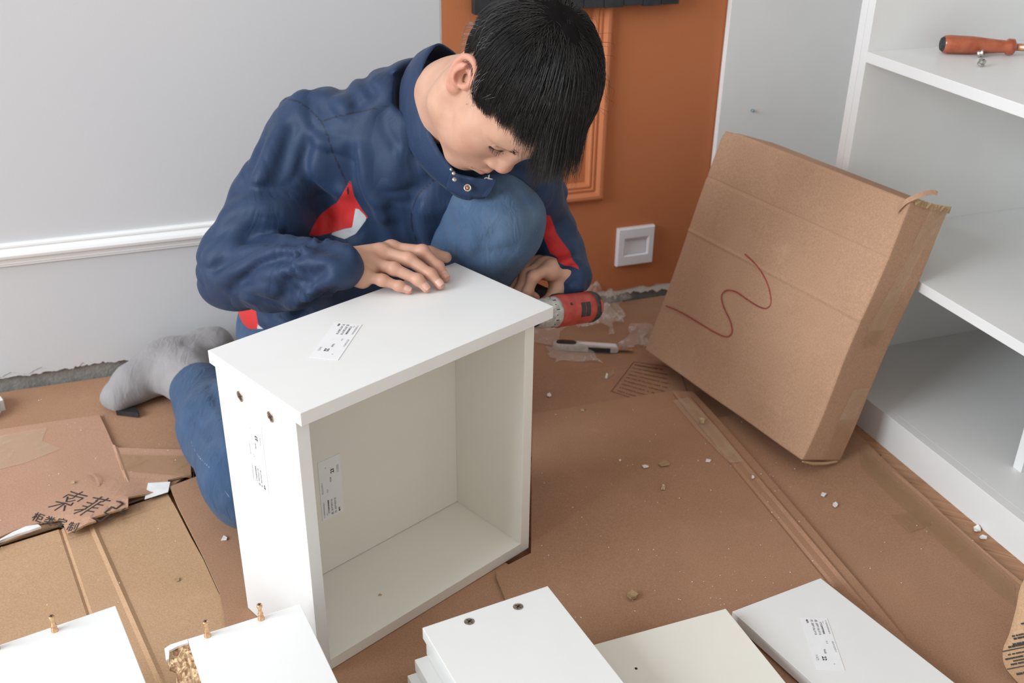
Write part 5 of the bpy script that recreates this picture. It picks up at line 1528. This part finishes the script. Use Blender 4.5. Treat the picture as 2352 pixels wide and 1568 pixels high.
rev('end_cap', [(.046, 0), (.046, .0252), (.052, .0252), (.060, .0225), (.066, .017), (.069, .009), (.070, 0.0001)], 'drill_rubber')
def curved_patch(x0, x1, a0, a1, r, mat, name, parent, th=.0012):
    n = 8; vs, fs = [], []
    for k in range(n + 1):
        an = a0 + (a1 - a0) * k / n
        for (x, rr) in ((x0, r), (x1, r), (x1, r - .004), (x0, r - .004)): vs.append((x, rr * math.cos(an), rr * math.sin(an)))
    for k in range(n):
        for q in range(4): fs.append((4 * k + q, 4 * k + (q + 1) % 4, 4 * (k + 1) + (q + 1) % 4, 4 * (k + 1) + q))
    fs.append((0, 1, 2, 3)); fs.append(tuple(4 * n + q for q in (3, 2, 1, 0)))
    return add(name, vs, fs, mat, parent, local=True)
ca = math.pi - .30           # side of the housing turned to the room
for dx in (0, .0105): curved_patch(.012 + dx, .0205 + dx, ca - .52, ca + .40, .0257, 'black_plastic', 'vent_slot', bd)
curved_patch(.054, .0575, ca - .55, ca + .25, .0255, 'drill_red', 'cap_slot', drill)
curved_patch(-.010, -.006, ca - .6, ca - .45, .0262, 'black_plastic', 'screw_hole', bd)
for k in range(8):
    a0 = ca - 1.4 + k * .36; curved_patch(-.038, -.0365 + .004 * (k % 2), a0, a0 + .05, .0243, 'black_plastic', 'ring_mark', drill)
hv = Vector((-.70, .714, -.10)); p0 = Vector(DRO) + DAXv * .012
vs, fs = tube([p0 + hv * .008, p0 + hv * .03, p0 + hv * .07, p0 + hv * .105], [.020, .0165, .0165, .019], 16)
add('handle', vs, fs, 'drill_rubber', drill, smooth=True)

# ------------------------------------------------------------------ utility knife
kz = Z0 + .0050
kA = floor_at(1268, 797, kz); kB = floor_at(1420, 806, kz); kx = (kB - kA); kl = kx.length; kx.normalize(); ky = UZ.cross(kx)
KM = frame(kA, kx, ky, UZ)
mt, nt, b = node_mat('knife_grey', (.52, .49, .46), .45, .4)
noise_col(nt, b, (.44, .41, .38), (.60, .57, .54), 60)
mt, nt, b = node_mat('copper_blade', (.62, .30, .16), .35, .5, .7)
noise_col(nt, b, (.55, .22, .11), (.72, .45, .30), 120)
kn = thing('utility_knife', 'grey snap-off utility knife with black grip lying on the cardboard', 'knife', KM)
def slab(outline, z0, z1, name, mat, parent, bev=.0):
    bm = bmesh.new(); vb = [bm.verts.new((x, y, z0)) for x, y in outline]; f = bm.faces.new(vb)
    r = bmesh.ops.extrude_face_region(bm, geom=[f])
    for v in r['geom']:
        if isinstance(v, bmesh.types.BMVert): v.co.z = z1
    bmesh.ops.recalc_face_normals(bm, faces=bm.faces)
    if bev: bmesh.ops.bevel(bm, geom=[e for e in bm.edges], offset=bev, segments=2, affect='EDGES', clamp_overlap=True)
    return add_bm(name, bm, mat, parent)
slab([(0, -.004), (.006, -.013), (.020, -.0155), (kl - .008, -.013), (kl, -.010), (kl - .004, .011), (.022, .0145), (.006, .010)], 0, .0125, 'handle_shell', 'knife_grey', kn, .002)
slab([(.008, .0), (.010, .008), (.018, .0115), (.044, .0115), (.052, .006), (.050, -.003), (.042, -.006), (.012, -.006)], .0123, .0140, 'grip_pad', 'black_plastic', kn, .0005)
slab([(kl * .55, -.0152), (kl * .88, -.0142), (kl * .88, -.0122), (kl * .55, -.0130)], .002, .0115, 'slider_rail', 'black_plastic', kn)
slab([(.055, .001), (.075, -.004), (kl - .004, -.006), (kl - .006, .008), (.070, .009)], .0124, .0130, 'top_inlay', 'white_plastic', kn)
slab([(kl - .004, -.0075), (kl + .034, -.0065), (kl + .026, .0075), (kl - .004, .0085)], .006, .0066, 'blade', 'copper_blade', kn)
slab([(kl + .006, -.0075), (kl + .020, -.007), (kl + .018, .008), (kl + .008, .008)], .0066, .0085, 'blade_clip', 'steel', kn)

# ------------------------------------------------------------------ crumpled clear film
def film(label, quad, z, hgt, seed, n=46, mat='clear_film'):
    q = [floor_at(*p, z) for p in quad]; c = sum(q, Vector()) / 4
    u_ = np.linspace(0, 1, n); a, b_ = np.meshgrid(u_, u_, indexing='ij'); a = a.ravel(); b_ = b_.ravel()
    Q_ = np.array([tuple(p) for p in q]); P = (Q_[0] * ((1 - a) * (1 - b_))[:, None] + Q_[1] * (a * (1 - b_))[:, None] + Q_[2] * (a * b_)[:, None] + Q_[3] * ((1 - a) * b_)[:, None])
    s_ = np.c_[P[:, 0], P[:, 1], np.full(len(P), seed * 3.7)]
    ed = np.minimum(np.minimum(a, 1 - a), np.minimum(b_, 1 - b_)); fall = np.clip(ed / .3, 0, 1) ** .7
    wob = np.stack([vnoise(s_ * 26 + 5), vnoise(s_ * 26 + 15)], 1) * .02
    P[:, :2] += wob * (1 - .3 * fall[:, None])
    rd = 1 - np.abs(vnoise(s_ * 24)) * 2.0; rd2 = 1 - np.abs(vnoise(s_ * 55 + 3)) * 2.0
    P[:, 2] = z + .0015 + np.clip(hgt * fall * (.55 + .45 * rd) * (.7 + .5 * vnoise(s_ * 9 + 2)) + hgt * .28 * rd2 * fall + .0025 * (1 + vnoise(s_ * 60)), 0, None)
    idx = np.arange(n * n).reshape(n, n); F_ = np.stack([idx[:-1, :-1], idx[1:, :-1], idx[1:, 1:], idx[:-1, 1:]], -1).reshape(-1, 4)
    keep = vnoise(s_[F_[:, 0]] * 40 + 9) + fall[F_[:, 0]] * 2.4 > .12
    me = np_mesh('plastic_film', P - np.array([c.x, c.y, z]), F_[keep], mat, True)
    o = bpy.data.objects.new('plastic_film', me); o.location = (c.x, c.y, z); COL.objects.link(o); MW[o.name] = Matrix.Translation((c.x, c.y, z))
    return tag(o, label, 'plastic film', 'crumpled clear plastic film')
zf = Z0 + .0046
film('crumpled clear plastic film heaped behind the drill by the orange wall', [(1225, 752), (1335, 672), (1450, 695), (1405, 775)], zf, .075, 1, 60)
film('flat scrap of clear plastic film in front of the knife', [(1262, 800), (1370, 803), (1368, 835), (1285, 842)], zf, .008, 2, 26)
film('clear plastic film under the knife blade beside the leaning box', [(1418, 806), (1452, 752), (1508, 750), (1492, 806)], zf, .022, 3, 30)
film('thin clear film lying left of the knife against the drawer', [(1205, 790), (1225, 745), (1300, 752), (1270, 800)], zf, .008, 4, 24)

# ------------------------------------------------------------------ tape on the floor sheets
def tape(label, px, z, mat='packing_tape'):
    P = [floor_at(*p, z) for p in px]; c = sum(P, Vector()) / len(P)
    vs = [p for p in P] + [p + UZ * .0003 for p in P]; n = len(P)
    fs = [tuple(range(n, 2 * n)), tuple(range(n))[::-1]] + [(k, (k + 1) % n, n + (k + 1) % n, n + k) for k in range(n)]
    o = add('packing_tape', vs, fs, mat, mw=Matrix.Translation(c)); tag(o, label, 'tape', 'packing tape on the cardboard sheets')
zt1 = Z1 + .0055
tape('wide wrinkled tape strip on the pinkish sheet at the left edge', [(-60, 1012), (60, 990), (108, 982), (96, 1012), (140, 1030), (60, 1062), (-60, 1092)], zt1, 'packing_tape_pale')
tape('narrow tape strip ending beside the kneeling leg', [(268, 1042), (436, 1046), (440, 1098), (390, 1090), (280, 1080)], zt1, 'packing_tape')
zt2 = Z1 + .0056
tape('long tape strip along the cabinet plinth', [(1975, 1030), (2005, 1050), (2120, 1158), (2230, 1258), (2330, 1345), (2330, 1392), (2210, 1290), (2075, 1165), (1980, 1075)], zt2, 'packing_tape')
tape('short brown tape patch crossing the strip by the cabinet', [(2048, 1182), (2105, 1172), (2140, 1205), (2090, 1222)], zt2 + .0004, 'packing_tape')
tape('clear tape over the folded sheet end below the leaning box', [(1545, 920), (1580, 913), (1650, 985), (1710, 1060), (1675, 1062), (1600, 985)], Z2 + .0078, 'packing_tape_pale')
tape('thin tape scrap on the back sheet right of the drawer', [(1380, 866), (1408, 850), (1413, 856), (1392, 872)], Z0 + .0056, 'packing_tape_pale')

# ------------------------------------------------------------------ scraps and chips
def flake(name, label, cat, px, z, th, mat, curl=0.0, group=None):
    P = [floor_at(*p, z) for p in px]; c = sum(P, Vector()) / len(P); n = len(P); rs_ = random.Random(hash(label) % 1000)
    top = [p + UZ * (th + curl * ((p - c).length / .01) ** 2 * .001 * (1 + .5 * math.sin(i * 2.1))) for i, p in enumerate(P)]
    bot = [p - UZ * th for p in top]
    vs = bot + top + [c + UZ * th, c]
    fs = [(n + k, n + (k + 1) % n, 2 * n) for k in range(n)] + [((k + 1) % n, k, 2 * n + 1) for k in range(n)] + [(k, (k + 1) % n, n + (k + 1) % n, n + k) for k in range(n)]
    o = add(name, vs, fs, mat, mw=Matrix.Translation(c)); tag(o, label, cat, group)
    return o
flake('paper_label', 'blank white paper label on the pinkish cardboard beside the kneeling leg', 'paper', [(340, 1109), (391, 1106), (386, 1130), (332, 1147)], Z1 + .0058, .0003, 'white_paper')
flake('torn_strip', 'cream torn strip at the left edge below the Chinese lettering', 'paper', [(-40, 1262), (0, 1243), (30, 1226), (60, 1213), (88, 1208), (95, 1213), (70, 1222), (40, 1231), (0, 1247), (-40, 1268)], Z1 + .0065, .004, 'white_paper')
flake('plastic_scrap', 'flat black triangular plastic piece under the grey sock toes', 'plastic', [(267, 949), (300, 934), (320, 953), (319, 959), (268, 953)], Z0 + .0052, .010, 'black_plastic')
flake('board_offcut', 'white board offcut poking in at the left picture edge', 'offcut', [(-60, 930), (-10, 925), (6, 932), (13, 941), (4, 944), (-6, 962), (-60, 985)], Z0 + .0050, .022, 'white_paper')
vs, fs = ribbon(smooth_line([floor_at(203, 1086, Z1 + .010), floor_at(214, 1090, Z1 + .013), floor_at(222, 1100, Z1 + .012), floor_at(226, 1115, Z1 + .0075)], 5), .004, (0, 0, 1), 0.0)
o = add('paper_curl', [v + UZ * 0 for v in vs], fs, 'card_pink', mw=Matrix.Translation(floor_at(214, 1100, Z1 + .006)))
tag(o, 'thin curled brown paper strip above the Chinese lettering', 'paper')
CH = 'white board chips scattered over the cardboard'
def chip(u, v, w, h, z, label, mat='paint_chip', th=.0012, seed=0, name='board_chip', curl=.6):
    rs_ = random.Random(seed or int(u * 7 + v)); k = rs_.choice((4, 5, 5, 6)); px = []
    for i in range(k):
        a = 2 * math.pi * (i + rs_.uniform(-.25, .25)) / k + .4; px.append((u + w * .5 * math.cos(a) * rs_.uniform(.8, 1.15), v - h * .5 * math.sin(a) * rs_.uniform(.8, 1.15)))
    return flake(name, label, 'chip', px, z, th, mat, curl, CH)
zS0, zS1, zS2 = Z0 + .0055, Z1 + .0058, Z2 + .0058
chip(1393, 864, 10, 13, zS0, 'square white chip beside the printed notice'); chip(1261, 908, 12, 10, zS0, 'white chip right of the drawer on the back sheet')
chip(1482, 1071, 18, 8, zS2, 'long thin white chip in the middle of the brown sheet'); chip(1626, 1058, 16, 9, zS2, 'flat white chip left of the fold below the leaning box')
chip(1892, 1136, 13, 12, zS1, 'upper of two white chips below the carton corner'); chip(1918, 1159, 12, 13, zS1, 'lower of two white chips below the carton corner')
chip(2244, 1217, 18, 15, .001, 'larger white chip on the parquet at the plinth', th=.002, curl=3); chip(2258, 1236, 18, 10, .001, 'curled white chip below the larger one at the plinth', th=.002, curl=3)
chip(515, 1237, 18, 12, zS1, 'lone white chip left of the drawer'); chip(1338, 942, 11, 5, zS2, 'tiny cream chip at the sheet edge right of the drawer', 'wood_chip')
chip(1525, 1065, 30, 14, zS2, 'brown cardboard sliver among the white chips', 'card_edge', .001); chip(1523, 1120, 14, 12, zS2, 'pale wood shaving below the brown sliver', 'wood_chip', .002)
chip(1452, 1372, 24, 18, zS2, 'grey brown crumpled scrap above the cream board', 'card_edge', .004, curl=4); chip(1612, 968, 18, 12, zS2 + .002, 'small tan crumb on the fold below the leaning box', 'wood_chip', .004)
chip(1424, 1057, 5, 5, zS2, 'very small white fleck left of the long thin chip'); chip(1729, 1096, 7, 7, zS2 + .003, 'white fleck on the fold of the brown sheet')
chip(167, 1108, 14, 6, zS1, 'brown splinter just above the first Chinese character', 'wood_chip', .002); chip(172, 1190, 10, 9, zS1, 'round brown crumb between the two rows of lettering', 'wood_chip', .004)
chip(407, 1331, 14, 10, Z0 + .0052, 'torn paper nick on the light tan sheet', 'card_edge', .001); chip(873, 1366, 8, 5, .0295, 'tiny curl of wood inside the drawer', 'wood_chip', .0008)
# dust and fine crumbs that nobody could count
geo = []
rs = random.Random(77)
for k in range(330):
    if k < 230: u, v = rs.uniform(1240, 1900), rs.uniform(930, 1420); z = Z2 + .0062
    elif k < 300: u, v = rs.uniform(0, 440), rs.uniform(905, 1400); z = Z1 + .0062
    else: u, v = rs.uniform(1920, 2300), rs.uniform(1050, 1400); z = Z1 + .0062
    p = floor_at(u, v, z); s_ = rs.choice((.0005, .0006, .0008, .0012)); a = rs.random() * 6.28
    q = [p + Vector((math.cos(a + t), math.sin(a + t), 0)) * s_ * (1 if i % 2 else .6) for i, t in enumerate((0, 1.6, 3.1, 4.7))]
    geo.append((q + [p + UZ * s_ * .8], [(0, 1, 4), (1, 2, 4), (2, 3, 4), (3, 0, 4)]))
vs, fs = merge(geo); o = add('sawdust', vs, fs, 'paint_chip', mw=Matrix.Translation(floor_at(1500, 1150, Z2))); tag(o, 'pale sawdust and crumbs scattered over the cardboard', 'sawdust', kind='stuff')

# ------------------------------------------------------------------ things on the cabinet shelf
zs = S3
sA = floor_at(2163, 101, zs + .0162); sB = floor_at(2332, 108, zs + .0142); sx = (sB - sA); sl_ = sx.length; sx.normalize(); sy = UZ.cross(sx).normalized(); sz_ = sx.cross(sy)
mt, nt, b = node_mat('amber_plastic', (.50, .10, .035), .22, .6)
noise_col(nt, b, (.42, .075, .028), (.58, .15, .06), 40); b.inputs['Transmission Weight'].default_value = .25; b.inputs['Coat Weight'].default_value = .4
sd_t = thing('screwdriver', 'screwdriver with amber red plastic handle lying on the upper shelf', 'screwdriver', frame(sA, sx, sy, sz_))
vs, fs = [], []
prof = [(0, .010), (.004, .0145), (.012, .0155), (.05, .0150), (.075, .0128), (.095, .0112), (sl_ - .016, .0105), (sl_ - .013, .0135), (sl_ - .004, .0135), (sl_, .008)]
seg = 24
for (x, r) in prof:
    for k in range(seg):
        a = 2 * math.pi * k / seg; rr = r * (1 - (.10 if (k % 4 == 0 and .008 < x < .085) else 0)); vs.append((x, rr * math.cos(a), rr * math.sin(a)))
for i in range(len(prof) - 1):
    for k in range(seg): fs.append((i * seg + k, i * seg + (k + 1) % seg, (i + 1) * seg + (k + 1) % seg, (i + 1) * seg + k))
fs.append(tuple(range(seg))[::-1]); fs.append(tuple((len(prof) - 1) * seg + k for k in range(seg)))
add('handle', vs, fs, 'amber_plastic', sd_t, smooth=True, local=True)
v2, f2 = lathe([(0, -.001), (.0105, -.001), (.0125, .002), (.0142, .005), (.012, .006)], 20, 'z')
add('butt_cap', [(h, x, y) for x, y, h in v2], f2, 'drill_rubber', sd_t, smooth=True, local=True)
v2, f2 = tube([(sl_ - .002, 0, 0), (sl_ + .16, 0, -.002)], [.0062, .0062], 14); add('shaft', v2, f2, 'copper_blade', sd_t, smooth=True, local=True)
for (u, v, ax, lb) in ((2251, 126, (.8, -.5, .3), 'small round steel cam nut touching the screwdriver'), (2253, 147, (.2, -.3, .9), 'small steel cam nut on the shelf in front of the other')):
    p = floor_at(u, v + 6, zs); n_ = Vector(ax).normalized(); x_ = n_.orthogonal().normalized(); y_ = n_.cross(x_)
    t = thing('cam_nut', lb, 'nut', frame(p + UZ * .0068, x_, y_, n_), 'steel cam nuts on the upper shelf')
    vs, fs = lathe([(0, -.005), (.0055, -.005), (.006, -.004), (.006, -.001), (.0045, -.0004), (.0045, .001), (.006, .0016), (.006, .004), (.0052, .0048), (0, .0046)], 18)
    add('nut_body', vs, fs, 'steel', t, smooth=False, local=True)
    add('cross_slot', [(-.004, -.0008, .0050), (.004, -.0008, .0050), (.004, .0008, .0050), (-.004, .0008, .0050)], [(0, 1, 2, 3)], 'dark_steel', t, local=True)

# ------------------------------------------------------------------ curled carton at the near right edge
cp = floor_at(2352, 1560, Z1 + .006)
def cw(u, v, y): return at_depth(u, v, y)
yc = cp.y
ol = [cw(2420, 1262, yc + .06), cw(2352, 1330, yc + .05), cw(2333, 1400, yc + .035), cw(2318, 1455, yc + .02), cw(2304, 1490, yc + .010), cw(2306, 1522, yc + .003), cw(2322, 1548, yc - .004), cw(2352, 1580, yc - .012)]
ol = [Vector((p.x, p.y, max(p.z, Z1 + .0062))) for p in smooth_line(ol, 5)]
vs, fs = [], []
nrow = 8
for i, p in enumerate(ol):
    for k in range(nrow + 1):
        f = k / nrow; q = p + Vector((.13 * f, -.03 * f, .04 * math.sin(f * 1.9))); vs.append(q)
    for k in range(nrow + 1):
        f = k / nrow; q = p + Vector((.13 * f + .001, -.03 * f + .001, .04 * math.sin(f * 1.9) - .0035)); vs.append(q)
R_ = 2 * (nrow + 1)
for i in range(len(ol) - 1):
    for k in range(nrow):
        fs.append((i * R_ + k, (i + 1) * R_ + k, (i + 1) * R_ + k + 1, i * R_ + k + 1)); fs.append((i * R_ + nrow + 1 + k, i * R_ + nrow + 2 + k, (i + 1) * R_ + nrow + 2 + k, (i + 1) * R_ + nrow + 1 + k))
    fs.append((i * R_, i * R_ + nrow + 1, (i + 1) * R_ + nrow + 1, (i + 1) * R_))
ctn = thing('carton_flap', 'curled tan carton flap with upside-down print at the near right edge', 'cardboard', Matrix.Translation((cp.x, cp.y, Z1 + .006)))
add('flap', vs, fs, 'card_tan', ctn, smooth=True)
# print on the flap
def fs_(t, f):
    i = t * (len(ol) - 1); k = int(min(len(ol) - 2, math.floor(i))); p = ol[k].lerp(ol[k + 1], i - k)
    return p + Vector((.13 * f, -.03 * f, .04 * math.sin(f * 1.9))) + Vector((-.0006, -.0006, .0014))
geo = []
for t in (.60, .80): geo.append(ribbon([fs_(t, f / 8) for f in range(0, 9)], .0014, (-.3, -.5, .8)))
geo.append(ribbon([fs_(.30 + .3 * k / 8, .10 + .25 * k / 8) for k in range(9)], .0014, (-.3, -.5, .8)))
rs = random.Random(9)
for t, w in ((.38, .0022), (.46, .0022), (.49, .0024), (.55, .0026), (.57, .0026), (.645, .0018), (.685, .0022), (.72, .0018), (.755, .0022), (.87, .003)):
    f = .02 + .06 * rs.random() + max(0, (.5 - t) * .3)
    while f < .9:
        d = .006 + .012 * rs.random(); geo.append(ribbon([fs_(t, f), fs_(t, f + d)], w, (-.3, -.5, .8))); f += d + .008 + .01 * rs.random()
vs, fs = merge(geo); add('print', vs, fs, 'print_ink', ctn)['kind'] = 'stuff'
